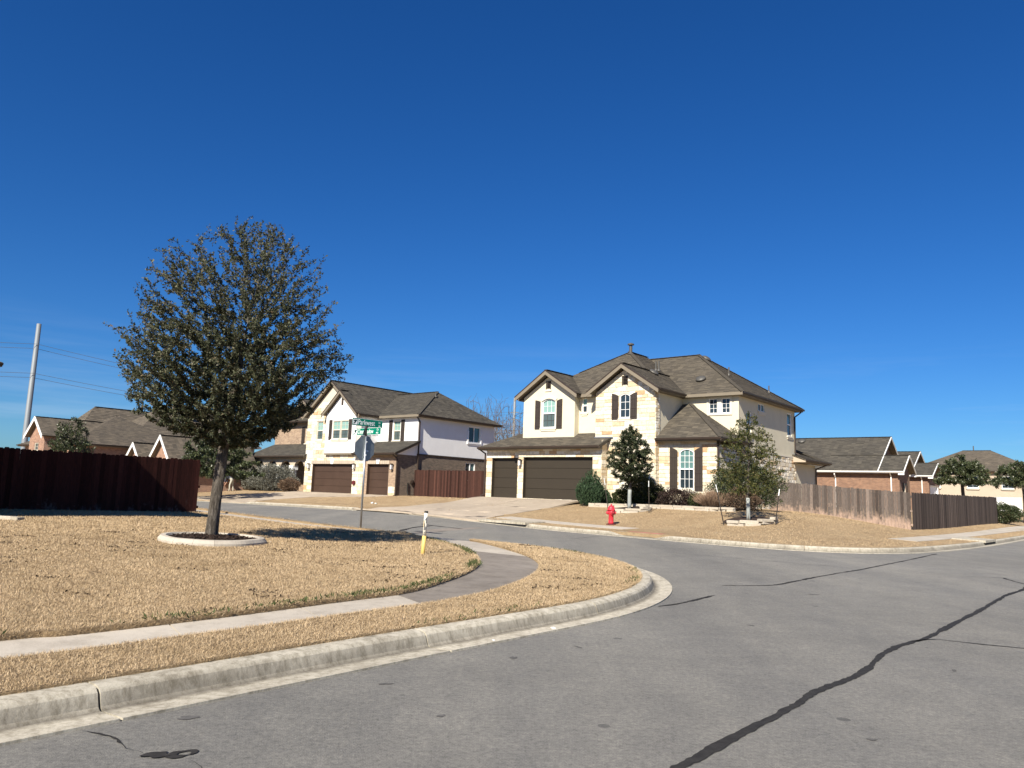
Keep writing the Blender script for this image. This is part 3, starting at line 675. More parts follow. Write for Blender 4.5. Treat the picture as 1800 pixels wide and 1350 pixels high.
# ------------------------------------------------ stone veneer
def stone_meshes(seed=5,n=7):
    rng=np.random.default_rng(seed); out=[]
    for i in range(n):
        j=lambda a:rng.uniform(-a,a); V=[]
        for y,ins in ((.5,0),(-.28,0),(-.5,.045)):
            for sx,sz in ((-1,-1),(1,-1),(1,1),(-1,1)):
                V.append((sx*(.5-ins*.6)+(j(.025) if y<0 else 0),y+(j(.12) if ins else 0),sz*(.5-ins*1.6)+(j(.04) if y<0 else 0)))
        F=[(8,9,10,11)]+[(a+i,a+(i+1)%4,a+4+(i+1)%4,a+4+i) for a in (0,4) for i in range(4)]
        me=bpy.data.meshes.new('stone'); me.from_pydata(V,[],[f[::-1] for f in F]); me.materials.append(M['limestone']); fix_normals(me); out.append(me)
    return out
STONE=stone_meshes(); STONE_N=[0]
def intervals(outline,holes,z):
    def cross(P):
        x=[]
        for (x0,y0),(x1,y1) in zip(P,P[1:]+P[:1]):
            if (y0>z)!=(y1>z): x.append(x0+(x1-x0)*(z-y0)/(y1-y0))
        x.sort(); return list(zip(x[::2],x[1::2]))
    I=cross(list(outline))
    for h in holes:
        for a,b in cross(list(h)):
            J=[]
            for s,e in I:
                if b<=s or a>=e: J.append((s,e)); continue
                if a>s: J.append((s,a))
                if b<e: J.append((b,e))
            I=J
    return I
def veneer(wallobj,axis,k,outline,holes,rng,hs=(.14,.18,.22,.27),ws=(.3,.8),rel=.03,cap=10**6,zoff=0.):
    """coursed stones over an outline; past `cap` the rest are joined"""
    P=place(axis,k); z0=min(p[1] for p in outline); z1=max(p[1] for p in outline); z=z0+zoff; join=MB(); cnt=0
    rz={'f':0,'r':math.pi/2,'l':-math.pi/2,'b':math.pi}[axis]; items=[]
    while z<z1-.05:
        h=float(rng.choice(hs)); h=min(h,z1-z)
        for s,e in [i for i in intervals(outline,holes,z+h/2)]:
            # keep inside at the row's top and bottom too
            for zz in (z+.01,z+h-.01):
                for a,b in intervals(outline,holes,zz):
                    if a<(s+e)/2<b: s=max(s,a); e=min(e,b)
            x=s
            while x<e-.02:
                w=rng.uniform(*ws)
                if e-x-w<.16: w=e-x
                items.append((x+w/2,z+h/2,w-.014,h-.014)); x+=w
        z+=h
    order=rng.permutation(len(items)); 
    items.sort(key=lambda t:-t[2]*t[3])
    for n,(s,zz,w,h) in enumerate(items):
        me=STONE[int(rng.integers(len(STONE)))]
        if n<cap and STONE_N[0]<300:
            o=link('stone',me,wallobj,P(s,zz,rel*.3),rz,(w,rel*rng.uniform(.85,1.35),h)); STONE_N[0]+=1
        else:
            d=rel*rng.uniform(.85,1.35); c,sn=math.cos(rz),math.sin(rz); p=P(s,zz,rel*.3)
            join.add([(p[0]+x*w*c-y*d*sn,p[1]+x*w*sn+y*d*c,p[2]+q*h) for x,y,q in (v.co for v in me.vertices)],[tuple(f.vertices) for f in me.polygons])
    if join.V:
        o=build('stones',join.V,join.F,'limestone_joined',wallobj); o['kind']='stuff'
# ------------------------------------------------ roofs
def clip(poly,f0):
    out=[]; n=len(poly)
    for i in range(n):
        a,b=poly[i],poly[(i+1)%n]; fa,fb=f0(a),f0(b)
        if fa>=0: out.append(a)
        if (fa>=0)!=(fb>=0):
            t=fa/(fa-fb); out.append(tuple(a[k]+(b[k]-a[k])*t for k in range(2)))
    return out
def roof(parent,planes,mat,course=.14,thick=.10,name='roof',lift=.014):
    """planes: 3d polygons whose first edge is the eave; built of stepped shingle courses"""
    V=[];F=[];UV=[];under=[]
    for P in planes:
        P=[Vector(p) for p in P]; o=P[0]; x=(P[1]-P[0]).normalized(); nrm=x.cross(P[2]-P[0]).normalized()
        if nrm.z<0: nrm=-nrm
        y=nrm.cross(x); 
        if y.z<0: y=-y
        q=[((p-o).dot(x),(p-o).dot(y)) for p in P]; mx=max(b for a,b in q); k=0
        step=course
        while k*step<mx:
            lo,hi=k*step,(k+1)*step
            c=clip(clip(q,lambda p:p[1]-lo),lambda p:hi-p[1])
            if len(c)>2:
                b=len(V); ph=(k*.173)%1
                for a,bb in c:
                    t=(bb-lo)/step; V.append(tuple(o+x*a+y*bb+nrm*(lift*(1-t)+.002)))
                F.append(tuple(range(b,b+len(c)))); UV+=[(a+ph,bb+.002) for a,bb in c]
                # riser
                lowp=[i for i,(a,bb) in enumerate(c) if abs(bb-lo)<1e-6]
                if len(lowp)==2:
                    i,j=lowp; b2=len(V); V+=[tuple(o+x*c[i][0]+y*lo+nrm*.0),tuple(o+x*c[j][0]+y*lo+nrm*.0)]
                    F.append((b+i,b+j,b2+1,b2)); UV+=[(0,0)]*4
            k+=1
        b=len(V); V+=[tuple(p-nrm*thick) for p in P]; under.append(len(F)); F.append(tuple(range(b,b+len(P)))); UV+=[(0,0)]*len(P)
        # edges
        b2=len(V); V+=[tuple(p) for p in P]
        for i in range(len(P)):
            j=(i+1)%len(P); F.append((b2+i,b2+j,b+j,b+i)); UV+=[(0,0)]*4
    o=build(name,V,F,mat,parent,uv=UV); o.data.materials.append(M['trim_tan'])
    for i in under: o.data.polygons[i].material_index=1
    return o
def hip_planes(a0,a1,c0,c1,ze,pf,ps):
    h=min(pf*(c1-c0)/2,ps*(a1-a0)/2); z=ze+h; df=h/pf; ds=h/ps
    A,B,C,D=(a0,c0,ze),(a1,c0,ze),(a1,c1,ze),(a0,c1,ze)
    r=[(a0+ds,c0+df,z),(a1-ds,c0+df,z),(a1-ds,c1-df,z),(a0+ds,c1-df,z)]
    def u(L):
        o=[]
        for p in L:
            if not o or (Vector(p)-Vector(o[-1])).length>1e-4: o.append(p)
        return o
    return [u([A,B,r[1],r[0]]),u([B,C,r[2],r[1]]),u([C,D,r[3],r[2]]),u([D,A,r[0],r[3]])],(r[0],r[2])
def ridge_caps(parent,segs,mat):
    for p,q in segs:
        b=MB(); p=Vector(p);q=Vector(q); d=(q-p); n=max(2,int(d.length/.3)); 
        for i in range(n):
            s=p+d*i/n; e=p+d*(i+1.15)/n; b.bar(s+Vector((0,0,.015)),e+Vector((0,0,.028)),.24,.02)
        o=b.build('ridge_cap',mat,parent)
def eave(parent,edges,z,gut=None,fas='trim_tan',h=.17,gz=0.):
    """fascia boards (and gutters) along eave edges: list of ((a,c),(a,c),gutter?)"""
    for (p,q,g) in edges:
        p=Vector((*p,z));q=Vector((*q,z)); d=(q-p).normalized(); n=Vector((d.y,-d.x,0))
        b=MB(); b.bar(p-n*.012-Vector((0,0,h/2)),q-n*.012-Vector((0,0,h/2)),.025,h); b.build('fascia',fas,parent)
        if g:
            b=MB(); prof=[(0,0),(.095,0),(.11,.035),(.12,.10),(.105,.10),(.09,.02),(.012,.02),(.012,.10),(0,.10)]
            P0=[p+n*(x+.002)+Vector((0,0,y-.11)) for x,y in prof]; P1=[q+n*(x+.002)+Vector((0,0,y-.11)) for x,y in prof]; m=len(prof)
            b.add(P0+P1,[(i,(i+1)%m,m+(i+1)%m,m+i) for i in range(m)]+[tuple(range(m)),tuple(range(2*m-1,m-1,-1))]); b.build('gutter',g,parent)
def soffit(parent,a0,a1,c0,c1,z,mat='trim_tan'):
    b=MB(); b.box(a0+.03,a1-.03,c0+.03,c1-.03,z-.165,z-.145); b.build('soffit',mat,parent)
def gable_roof(parent,a0,a1,c0,c1,ze,zr,mat,am=None,rake='trim_tan',thick=.10,dark='gutter_brown',ax='f',drop=.0,rw=.2):
    """ridge runs front to back (ax f) or along the front (ax r: gable ends left and right)"""
    if ax=='f':
        am=(a0+a1)/2 if am is None else am
        Q=lambda s,t,z:(s,t,z)
    else:
        am=(c0+c1)/2 if am is None else am; a0,a1,c0,c1=c0,c1,a0,a1
        Q=lambda s,t,z:(t,s,z)
    pl=[[Q(a0,c0,ze),Q(a0,c1,ze),Q(am,c1,zr),Q(am,c0,zr)],[Q(a1,c0,ze),Q(a1,c1,ze),Q(am,c1,zr),Q(am,c0,zr)]]
    o=roof(parent,pl,mat,thick=thick)
    for t,s in (((c0,-1),) if ax=='f' else ((c1,1),)):
        for e in (a0,a1):
            b=MB(); y0,y1=t,t+s*.03
            V=[Q(e,y0,ze-thick+.05),Q(am,y0,zr-thick+.05),Q(am,y0,zr-thick-rw+.02),Q(e,y0,ze-thick-rw+.02),Q(e,y1,ze-thick+.05),Q(am,y1,zr-thick+.05),Q(am,y1,zr-thick-rw+.02),Q(e,y1,ze-thick-rw+.02)]
            b.add(V,[(0,1,2,3),(4,7,6,5),(0,4,5,1),(1,5,6,2),(2,6,7,3),(3,7,4,0)]); b.build('rake_board',rake,parent)
            b=MB(); y1=t+s*.05
            V=[Q(e,y0-s*.02,ze+.015),Q(am,y0-s*.02,zr+.015),Q(am,y0-s*.02,zr-.05),Q(e,y0-s*.02,ze-.05),Q(e,y1,ze+.015),Q(am,y1,zr+.015),Q(am,y1,zr-.05),Q(e,y1,ze-.05)]
            b.add(V,[(0,1,2,3),(4,7,6,5),(0,4,5,1),(1,5,6,2),(2,6,7,3),(3,7,4,0)]); b.build('drip_edge',dark,parent)
    ridge_caps(parent,[(Q(am,c0,zr),Q(am,c1,zr))],mat)
    return o
def downspout(parent,a,c,z0,z1,out,mat='gutter_brown',r=.04):
    """out: (da,dc) from the wall to the gutter"""
    b=MB(); x,y=a,c
    b.bar((x+out[0],y+out[1],z1),(x+out[0],y+out[1],z1-.12),.075,.075); b.bar((x+out[0],y+out[1],z1-.10),(x,y,z1-.38),.075,.075); b.bar((x,y,z1-.35),(x,y,z0+.15),.075,.075)
    ol=math.hypot(*out) or 1; b.bar((x,y,z0+.16),(x+out[0]/ol*.25,y+out[1]/ol*.25,z0+.06),.075,.075)
    return b.build('downspout',mat,parent)
def vent_pipe(parent,p,h,r=.06,hat=True,mat='vent_grey'):
    b=MB(); b.lathe([(r*2.4,-.05),(r*1.3,.06),(r,.08),(r,h)],12,p)
    if hat: b.lathe([(r*.9,h),(r*2.1,h+.03),(r*2.1,h+.10),(r*.6,h+.16)],12,p)
    return b.build('vent_pipe',mat,parent)
def turtle_vent(parent,p,sl,mat='vent_grey'):
    b=MB(); b.lathe([(.30,0),(.30,.05),(.26,.10),(.14,.15),(.02,.165)],14); o=b.build('roof_vent',mat,parent,True); o.location=p; o.rotation_euler=sl; return o
def sconce(parent,axis,k,s,z):
    P=place(axis,k); b=MB(); pbox(b,P,s-.06,s+.06,z-.1,z+.16,.012,.035); b.bar(P(s,z+.12,.03),P(s,z+.15,.14),.02,.02)
    b.add([P(s+x*w,z+h,.14+y*w) for w,h in ((.11,.15),(.05,.22)) for x,y in ((-1,-1),(1,-1),(1,1),(-1,1))],[(0,1,2,3),(4,7,6,5)]+[(i,4+i,4+(i+1)%4,(i+1)%4) for i in range(4)])
    for x,y in ((-1,-1),(1,-1),(1,1),(-1,1)): b.bar(P(s+x*.08,z-.18,.14+y*.08),P(s+x*.1,z+.15,.14+y*.1),.016,.016)
    pbox(b,P,s-.09,s+.09,z-.2,z-.17,.05,.23); o=b.build('wall_lamp','dark_metal',parent)
    b=MB(); pbox(b,P,s-.065,s+.065,z-.17,z+.13,.075,.205); b.build('lamp_glass','trim_white',o); return o
# ================================================================ house 1
def house1():
    rng=np.random.default_rng(11); zs=1.19
    H=empty('stone_house',(O1[0],O1[1],zs),HROT); tag(H,'two storey cream stucco and pale limestone house with brown shutters and taupe garage doors','house')
    B=-.7
    # --- garage front: single bay set back, double bay forward
    hs=[rect(.45,2.50,0,2.44)]; ol=rect(0,2.78,B,3.0)
    w=wall(H,'f',.28,ol,hs,'mortar',.3); veneer(w,'f',.28,ol,hs,rng,cap=0)
    hd=[rect(3.15,8.05,0,2.44)]; od=rect(2.78,8.62,B,3.0)
    w=wall(H,'f',0,od,hd,'mortar',.3); veneer(w,'f',0,od,hd,rng,cap=26)
    garage_door(H,'f',.28,.45,2.50,.0,2.44,'door_taupe',1); garage_door(H,'f',0,3.15,8.05,.0,2.44,'door_taupe',1)
    wall(H,'l',2.78,rect(0,.28,B,3.0),[],'mortar')
    w=wall(H,'r',8.62,rect(0,.6,B,3.4),[],'mortar'); veneer(w,'r',8.62,rect(0,.6,B,3.35),[],rng,cap=0)
    wall(H,'l',0,rect(.28,7.5,B,3.0),[],'stucco_beige'); wall(H,'b',7.5,rect(0,2.45,B,3.0),[],'stucco_beige')
    sconce(H,'f',0,2.96,2.1)
    # garage roof: shed rising to the upper walls, hipped at its left
    p=.5; e0=-.45; zE=3.05; top=1.25
    R1=[[(-.38,-.15,zE),(2.4,-.15,zE),(2.46,1.25,zE+.7),(2.46,2.69,zE+1.42)],[(-.38,7.9,zE),(-.38,-.15,zE),(2.46,2.69,zE+1.42),(2.46,5.06,zE+1.42)]]
    roof(H,R1,'shingle_brown'); roof(H,[[(2.38,-.43,zE),(8.72,-.43,zE),(9.0,1.25,zE+.84),(2.38,1.25,zE+.84)]],'shingle_brown')
    eave(H,[((-.38,-.15),(2.4,-.15),'gutter_brown'),((2.38,-.43),(8.72,-.43),'gutter_brown'),((-.38,7.9),(-.38,-.15),'gutter_brown')],zE)
    soffit(H,-.38,2.45,-.15,.33,zE); soffit(H,2.40,8.70,-.43,.05,zE)
    b=MB(); b.add([(8.70,-.43,zE-.02),(8.70,.6,zE+.50),(8.70,.6,zE+.28),(8.70,-.43,zE-.17),(8.73,-.43,zE-.02),(8.73,.6,zE+.50),(8.73,.6,zE+.28),(8.73,-.43,zE-.17)],[(0,1,2,3),(4,7,6,5),(0,4,5,1),(1,5,6,2),(2,6,7,3),(3,7,4,0)]); b.build('rake_board','gutter_brown',H)
    b=MB(); b.box(7.8,9.0,.50,.6,zE+.46,zE+.53); b.build('flashing','galvanised',H)
    downspout(H,-.06,.2,0,zE,(-.26,-.35))
    # --- upper left bay with front gable
    bay=[(2.45,2.9),(6.25,2.9),(6.25,6.1),(4.35,7.36),(2.45,6.1)]
    wn=arch(3.86,4.86,4.22,5.98,.16); vt=rect(4.16,4.44,6.58,7.02)
    wall(H,'f',.75,bay,[wn,vt],'stucco_cream',.12)
    wall(H,'r',6.25,rect(.75,1.2,2.9,6.1),[],'stucco_cream'); wall(H,'l',2.45,rect(.75,11.6,0,6.1),[],'stucco_cream')
    window(H,'f',.75,3.86,4.86,4.22,5.98,.16,3,(2,2),('glass_blind','glass_screen'),sill=True,low='vent_grey')
    # arched head trim over the window
    P=place('f',.75); a1=arch(3.86,4.86,4.22,5.98,.16)[2:]; a2=arch(3.72,5.0,4.22,6.16,.2)[2:]
    MB().prism(a1+a2[::-1],lambda s,z:P(s,z,.003),lambda s,z:P(s,z,.05)).build('window_head','trim_cream',H)
    for s in ((3.76,3.86),(4.86,4.96)):
        b=MB(); pbox(b,P,*s,4.22,5.82,.003,.03); b.build('window_casing','trim_cream',H)
    shutter(H,'f',.75,3.36,3.76,4.16,5.92,.10,False); shutter(H,'f',.75,4.96,5.36,4.16,5.92,.10,True)
    def gvent(k,s0,s1,z0,z1,sill=True):
        P=place('f',k); b=MB(); pbox(b,P,s0,s1,z0,z1,-.1,-.08); v=b.build('gable_vent','gutter_brown',H)
        b=MB(); pbox(b,P,s0-.045,s0,z0-.03,z1+.03,.002,.03); pbox(b,P,s1,s1+.045,z0-.03,z1+.03,.002,.03); pbox(b,P,s0,s1,z1,z1+.03,.002,.03); b.build('vent_frame','shutter_brown',v)
        n=6
        for i in range(n):
            z=z0+(z1-z0)*(i+.5)/n; b=MB(); pbox(b,P,s0,s1,z-.018,z+.012,-.07,-.01); b.build('louvre','shutter_brown',v)
        if sill: b=MB(); pbox(b,P,s0-.1,s1+.1,z0-.16,z0-.06,.002,.05); b.build('vent_sill','trim_cream',v)
    gvent(.75,4.16,4.44,6.58,7.02)
    gable_roof(H,2.05,6.65,.33,5.2,6.15,7.67,'shingle_brown')
    # --- recess
    rw=rect(6.48,6.80,5.10,5.92)
    rw2=rect(7.48,7.7,5.10,5.92)
    wall(H,'f',1.2,rect(6.25,7.8,2.9,6.1),[rw],'stucco_cream',.1); window(H,'f',1.2,6.48,6.80,5.10,5.92,0,1,(2,2),sill=True,fw=.03,grille=False)
    # --- stone gable
    gb=[(7.8,B-.2),(11.6,B-.2),(11.6,6.1),(9.7,7.36),(7.8,6.1)]
    win=arch(9.36,10.04,4.62,5.98,.13); gv=rect(9.56,9.86,6.46,6.94)
    w=wall(H,'f',.6,gb,[win,gv],'mortar',.14)
    vo=[(8.66,B+.1),(11.6,B+.1),(11.6,6.1),(9.7,7.36),(7.8,6.1),(7.8,3.6),(8.66,3.6)]
    veneer(w,'f',.6,vo,[win,gv],rng,cap=175)
    window(H,'f',.6,9.36,10.04,4.62,5.98,.13,2,(3,0),('glass_dark','glass_dark'),sill=True,rail=False,gw=.010,fw=.05)
    shutter(H,'f',.57,8.90,9.32,4.55,6.0,.14,False); shutter(H,'f',.57,10.08,10.50,4.55,6.0,.14,True); gvent(.59,9.56,9.86,6.46,6.94,False)
    wall(H,'l',7.8,rect(.6,1.2,2.9,6.1),[],'stucco_cream')
    w=wall(H,'r',11.6,rect(.6,3.8,B,6.1),[],'stucco_cream')
    veneer(w,'r',11.604,rect(.6,1.05,B+.1,6.1),[],rng,cap=0,rel=.05,hs=(.15,.2,.25),ws=(.2,.3))
    gable_roof(H,7.4,12.0,.18,6.5,6.13,7.65,'shingle_brown')
    eave(H,[((12.0,.2),(12.0,3.3),'gutter_brown')],6.13); soffit(H,11.55,12.0,.2,3.8,6.13)
    # --- right one storey bay
    rb=rect(11.6,14.92,B-.2,3.42); rwn=arch(12.80,13.66,.78,2.92,.17)
    w=wall(H,'f',1.0,rb,[rwn],'mortar',.14); veneer(w,'f',1.0,rect(11.6,14.92,B+.05,3.4),[rwn],rng,cap=130,ws=(.3,.9))
    window(H,'f',1.0,12.80,13.66,.78,2.92,.17,3,(3,2),('glass_mid','glass_dark'),sill=True,gw=.01)
    shutter(H,'f',.97,12.30,12.74,.72,2.98,.18,False); shutter(H,'f',.97,13.72,14.16,.72,2.98,.18,True)
    zb=3.46; roof(H,[[(11.62,.6,zb),(15.32,.6,zb),(12.08,3.84,zb+2.2),(11.62,3.84,zb+2.2)],[(15.32,.6,zb),(15.32,4.6,zb),(12.08,4.6,zb+2.2),(12.08,3.84,zb+2.2)]],'shingle_brown')
    ridge_caps(H,[((15.32,.6,zb),(12.08,3.84,zb+2.2))],'shingle_brown')
    eave(H,[((11.62,.6),(15.32,.6),'gutter_brown'),((15.32,.6),(15.32,4.6),'gutter_brown')],zb); soffit(H,11.62,15.32,.6,1.05,zb); soffit(H,14.85,15.32,.6,4.6,zb)
    downspout(H,15.0,.98,B+.4,zb-.05,(.32,-.30))
    # --- upper right wall and right side
    o1=rect(13.20,13.70,5.04,5.86);o2=rect(13.94,14.44,5.04,5.86)
    wall(H,'f',3.8,rect(11.6,14.92,3.0,6.1),[o1,o2],'stucco_cream',.1)
    for s in (13.20,13.94): window(H,'f',3.8,s,s+.50,5.04,5.86,0,2,(3,0),('glass_dark','glass_dark'),sill=False,fw=.035,rail=False,gw=.009)
    b=MB(); P=place('f',3.8); pbox(b,P,13.08,14.56,4.93,5.03,.002,.05)
    pbox(b,P,13.08,13.2,5.03,5.96,.002,.03); pbox(b,P,13.70,13.94,5.03,5.96,.002,.03); pbox(b,P,14.44,14.56,5.03,5.96,.002,.03); pbox(b,P,13.2,13.7,5.86,5.96,.002,.03); pbox(b,P,13.94,14.44,5.86,5.96,.002,.03); b.build('window_casing','trim_cream',H)
    P=place('f',3.8); b=MB(); pbox(b,P,14.68,14.95,3.2,6.0,.002,.03); b.build('corner_trim','stucco_cream',H)
    s1=rect(4.85,5.6,3.9,5.2);s2=rect(6.62,7.6,5.42,5.86);s3=rect(11.25,12.05,4.36,5.78)
    wall(H,'r',14.92,rect(3.8,12.6,3.08,6.1),[s1,s2,s3],'stucco_cream',.1)
    window(H,'r',14.92,4.85,5.6,3.9,5.2,0,1,(1,1),('glass_teal','glass_dark'),grille=False); window(H,'r',14.92,6.62,7.6,5.42,5.86,0,1,(1,1),('glass_teal','glass_dark'),slider=True,grille=False,fw=.045); window(H,'r',14.92,11.25,12.05,4.36,5.78,0,1,(1,1),('glass_teal','glass_dark'),grille=False)
    sw=rect(1.0,12.6,B-.2,3.08); w=wall(H,'r',14.92,sw,[],'mortar'); veneer(w,'r',14.92,rect(1.0,12.6,B,3.02),[],rng,cap=0,rel=.06,hs=(.15,.2,.26),ws=(.22,.6))
    b=MB(); P=place('r',14.92); pbox(b,P,1.0,12.6,3.03,3.11,.02,.07); b.build('water_table','trim_cream',H)
    wall(H,'b',12.6,rect(2.45,14.92,B,6.1),[],'stucco_cream')
    # --- rear one storey extension
    ex=16.4; wall(H,'r',14.92,rect(12.6,ex,B,2.75),[],'stucco_cream'); wall(H,'b',ex,rect(8,14.92,B,2.75),[],'stucco_cream')
    roof(H,[[(15.75,12.05,2.95),(15.75,ex+.5,2.95),(13.9,ex+.5,3.62),(13.9,12.05,3.62)],[(15.75,ex+.5,2.95),(8,ex+.5,2.95),(8,12.6,4.4),(13.0,12.6,4.4)]],'shingle_brown')
    b=MB(); b.prism([(14.94,2.78),(15.75,2.78),(15.75,2.93),(14.94,3.22)],lambda s,z:(s,12.05,z),lambda s,z:(s,12.1,z)); b.build('fascia','stucco_beige',H)
    eave(H,[((15.75,12.05),(15.75,ex+.5),'gutter_brown')],2.95); soffit(H,14.9,15.75,12.05,ex+.5,2.95)
    downspout(H,15.0,ex-.1,B,2.9,(.72,0)); downspout(H,14.98,12.45,3.2,6.0,(.34,.12))
    # --- main roofs
    pl,(r0,r1)=hip_planes(1.92,11.9,.82,13.0,6.13,.66,.66); roof(H,pl,'shingle_brown'); ridge_caps(H,[(r0,r1),((4.6,3.5,7.9),r0),((9.3,3.42,7.85),r0)],'shingle_brown')
    pl,(q0,q1)=hip_planes(2.2,15.32,3.4,13.0,6.13,.66,.66); roof(H,pl,'shingle_brown'); ridge_caps(H,[(q0,q1),((15.32,3.4,6.13),(q1[0],q0[1],q1[2])),((15.32,13.0,6.13),q1)],'shingle_brown')
    eave(H,[((11.9,3.4),(15.32,3.4),None),((15.32,3.4),(15.32,13.0),'gutter_brown'),((6.3,.82),(7.6,.82),None),((1.92,13.0),(1.92,.82),'gutter_brown'),((15.32,13.),(1.92,13.),None)],6.13)
    soffit(H,14.85,15.32,3.4,13.0,6.13); soffit(H,11.6,14.9,3.4,3.9,6.13); soffit(H,6.3,7.7,.82,1.25,6.13); soffit(H,1.92,2.5,.82,13,6.13); soffit(H,2.4,15,12.5,13.0,6.13)
    vent_pipe(H,(7.1,5.6,9.25),.55,.10); vent_pipe(H,(9.6,4.3,7.85),.5,.05,False); vent_pipe(H,(9.85,4.2,7.8),.55,.05,False); vent_pipe(H,(13.0,7.0,7.7),.45,.04,False); vent_pipe(H,(13.9,11,7.1),.4,.04,False)
    turtle_vent(H,(9.95,3.4,7.53),(0,R(33),0)); turtle_vent(H,(11.1,8.0,8.98),(0,R(33),0)); turtle_vent(H,(12.2,4.9,7.2),(R(33),0,0))
    return H
house1()
# ================================================================ house 2
def house2():
    rng=np.random.default_rng(21); B=-.5
    H=empty('gabled_house',(O2[0],O2[1],1.03),HROT); tag(H,'white stucco two storey house with brown garage doors, front gable and dark brick side','house')
    # front stone wall, two storeys
    d1=rect(0,4.75,0,2.13)
    g=[(-.95,B),(5.42,B),(5.42,5.75),(5.1,5.75),(1.95,8.05),(-.95,5.75)]
    ws=rect(.22,.98,3.95,5.35)
    w=wall(H,'f',0,g,[d1,ws],'mortar',.25); veneer(w,'f',0,[(-.95,B),(5.42,B),(5.42,2.85),(1.6,2.85),(1.6,6.9),(1.2,7.1),(-.95,5.7)],[d1,ws,rect(-.15,4.9,2.13,2.40)],rng,cap=0,hs=(.2,.25,.3),ws=(.3,.6))
    b=MB()
    for i in range(22):
        s=-.12+i*.228; b=MB(); b.box(s,s+.215,-.04,.03,2.14,2.39); b.build('soldier_brick','brick_tan',H)
    b=MB(); b.prism([(2.25,2.13),(2.5,2.13),(2.58,2.46),(2.17,2.46)],lambda s,z:(s,-.06,z),lambda s,z:(s,.02,z)); b.build('keystone','trim_white',H)
    garage_door(H,'f',0,0,4.75,0,2.13,'door_brown',1,4,.2)
    window(H,'f',0,.22,.98,3.95,5.35,0,2,(2,2),('glass_blind','glass_screen'),sill=True,frame='trim_cream',low='vent_grey')
    # white box with inner gable
    bx=[(1.62,2.92),(5.08,2.92),(5.08,5.75),(3.35,7.3),(1.62,5.75)]; hw=rect(2.40,4.24,3.95,5.32); vt=arch(3.22,3.5,6.42,7.0,.13)
    wall(H,'f',-.22,bx,[hw,vt],'stucco_white',.1); window(H,'f',-.22,2.40,3.30,3.95,5.32,0,2,(2,2),('glass_blind','glass_screen'),sill=True,frame='trim_cream',low='vent_grey'); window(H,'f',-.22,3.34,4.24,3.95,5.32,0,2,(2,2),('glass_blind','glass_screen'),sill=True,frame='trim_cream',low='vent_grey')
    prism_on(H,'gable_vent','f',-.22,vt,-.05,-.08,'gutter_brown')
    shutter(H,'f',-.22,2.02,2.36,3.9,5.38); shutter(H,'f',-.22,4.30,4.64,3.9,5.38)
    wall(H,'r',5.08,rect(-.22,2.0,2.92,5.75),[],'stucco_white'); wall(H,'l',1.62,rect(-.22,0,2.92,6.0),[],'stucco_white')
    b=MB(); b.box(1.62,5.08,-.24,0,2.80,2.92); b.build('band','trim_tan',H)
    gable_roof(H,1.3,5.4,-.5,.25,5.78,7.55,'shingle_grey',thick=.08,rake='trim_tan')
    gable_roof(H,-1.3,5.45,-.30,9.5,5.75,8.38,'shingle_grey',am=1.95,rake='trim_tan')
    eave(H,[((5.45,-.3),(5.45,1.6),'gutter_brown')],5.75); soffit(H,5.05,5.45,-.3,2.0,5.75)
    # narrow garage
    d2=rect(6.35,8.6,0,2.13); w=wall(H,'f',0.0,rect(5.42,9.3,B,2.85),[d2],'brick_tan',.25); garage_door(H,'f',0,6.35,8.6,0,2.13,'door_brown',1,4,.2)
    veneer(w,'f',0,rect(5.42,5.95,B,2.8),[],rng,cap=0,hs=(.2,.25,.3),ws=(.25,.5)); veneer(w,'f',0,rect(8.66,9.3,B,.62),[],rng,cap=0,hs=(.2,.25),ws=(.3,.6))
    b=MB(); b.prism([(7.35,2.15),(7.6,2.15),(7.68,2.5),(7.27,2.5)],lambda s,z:(s,-.06,z),lambda s,z:(s,.02,z)); b.build('keystone','trim_white',H)
    for i in range(10):
        s=6.32+i*.232; b=MB(); b.box(s,s+.218,-.035,.03,2.14,2.38)
        if not 7.2<s+.1<7.7: b.build('soldier_brick','brick_tan',H)
    zE=2.9; roof(H,[[(5.1,-.42,zE),(9.62,-.42,zE),(9.62,1.9,zE+.98),(5.1,1.9,zE+.98)]],'shingle_grey'); eave(H,[((5.1,-.42),(9.62,-.42),'gutter_brown')],zE); soffit(H,5.1,9.62,-.42,.05,zE)
    b=MB(); b.add([(9.58,-.42,zE),(9.58,1.9,zE+.98),(9.58,1.9,zE+.78),(9.58,-.42,zE-.17),(9.62,-.42,zE),(9.62,1.9,zE+.98),(9.62,1.9,zE+.78),(9.62,-.42,zE-.17)],[(0,1,2,3),(4,7,6,5),(0,4,5,1),(1,5,6,2),(2,6,7,3),(3,7,4,0)]); b.build('rake_board','gutter_brown',H)
    wall(H,'r',9.3,rect(0,1.92,B,2.82),[],'brick_dark'); wall(H,'r',9.3,[(0,2.82),(1.92,2.82),(1.92,3.68)],[],'stucco_white')
    downspout(H,9.36,.05,B+.4,2.85,(.06,-.45)); downspout(H,9.38,1.98,B+.4,5.6,(.1,-.35))
    # upper right wall + side
    uw=rect(6.72,7.48,3.92,5.36); wall(H,'f',1.9,rect(5.08,9.3,3.3,5.7),[uw],'stucco_white',.1); window(H,'f',1.9,6.72,7.48,3.92,5.36,0,2,(2,2),('glass_blind','glass_screen'),sill=True,frame='trim_cream',low='vent_grey'); shutter(H,'f',1.9,6.28,6.64,3.86,5.42); shutter(H,'f',1.9,7.56,7.92,3.86,5.42)
    sw=rect(7.2,8.55,4.15,5.35); wall(H,'r',9.3,rect(1.9,10.2,2.92,5.7),[sw],'stucco_white',.1); window(H,'r',9.3,7.2,8.55,4.15,5.35,0,1,(1,1),('glass_teal','glass_dark'),slider=True,grille=False,trim='stucco_white')
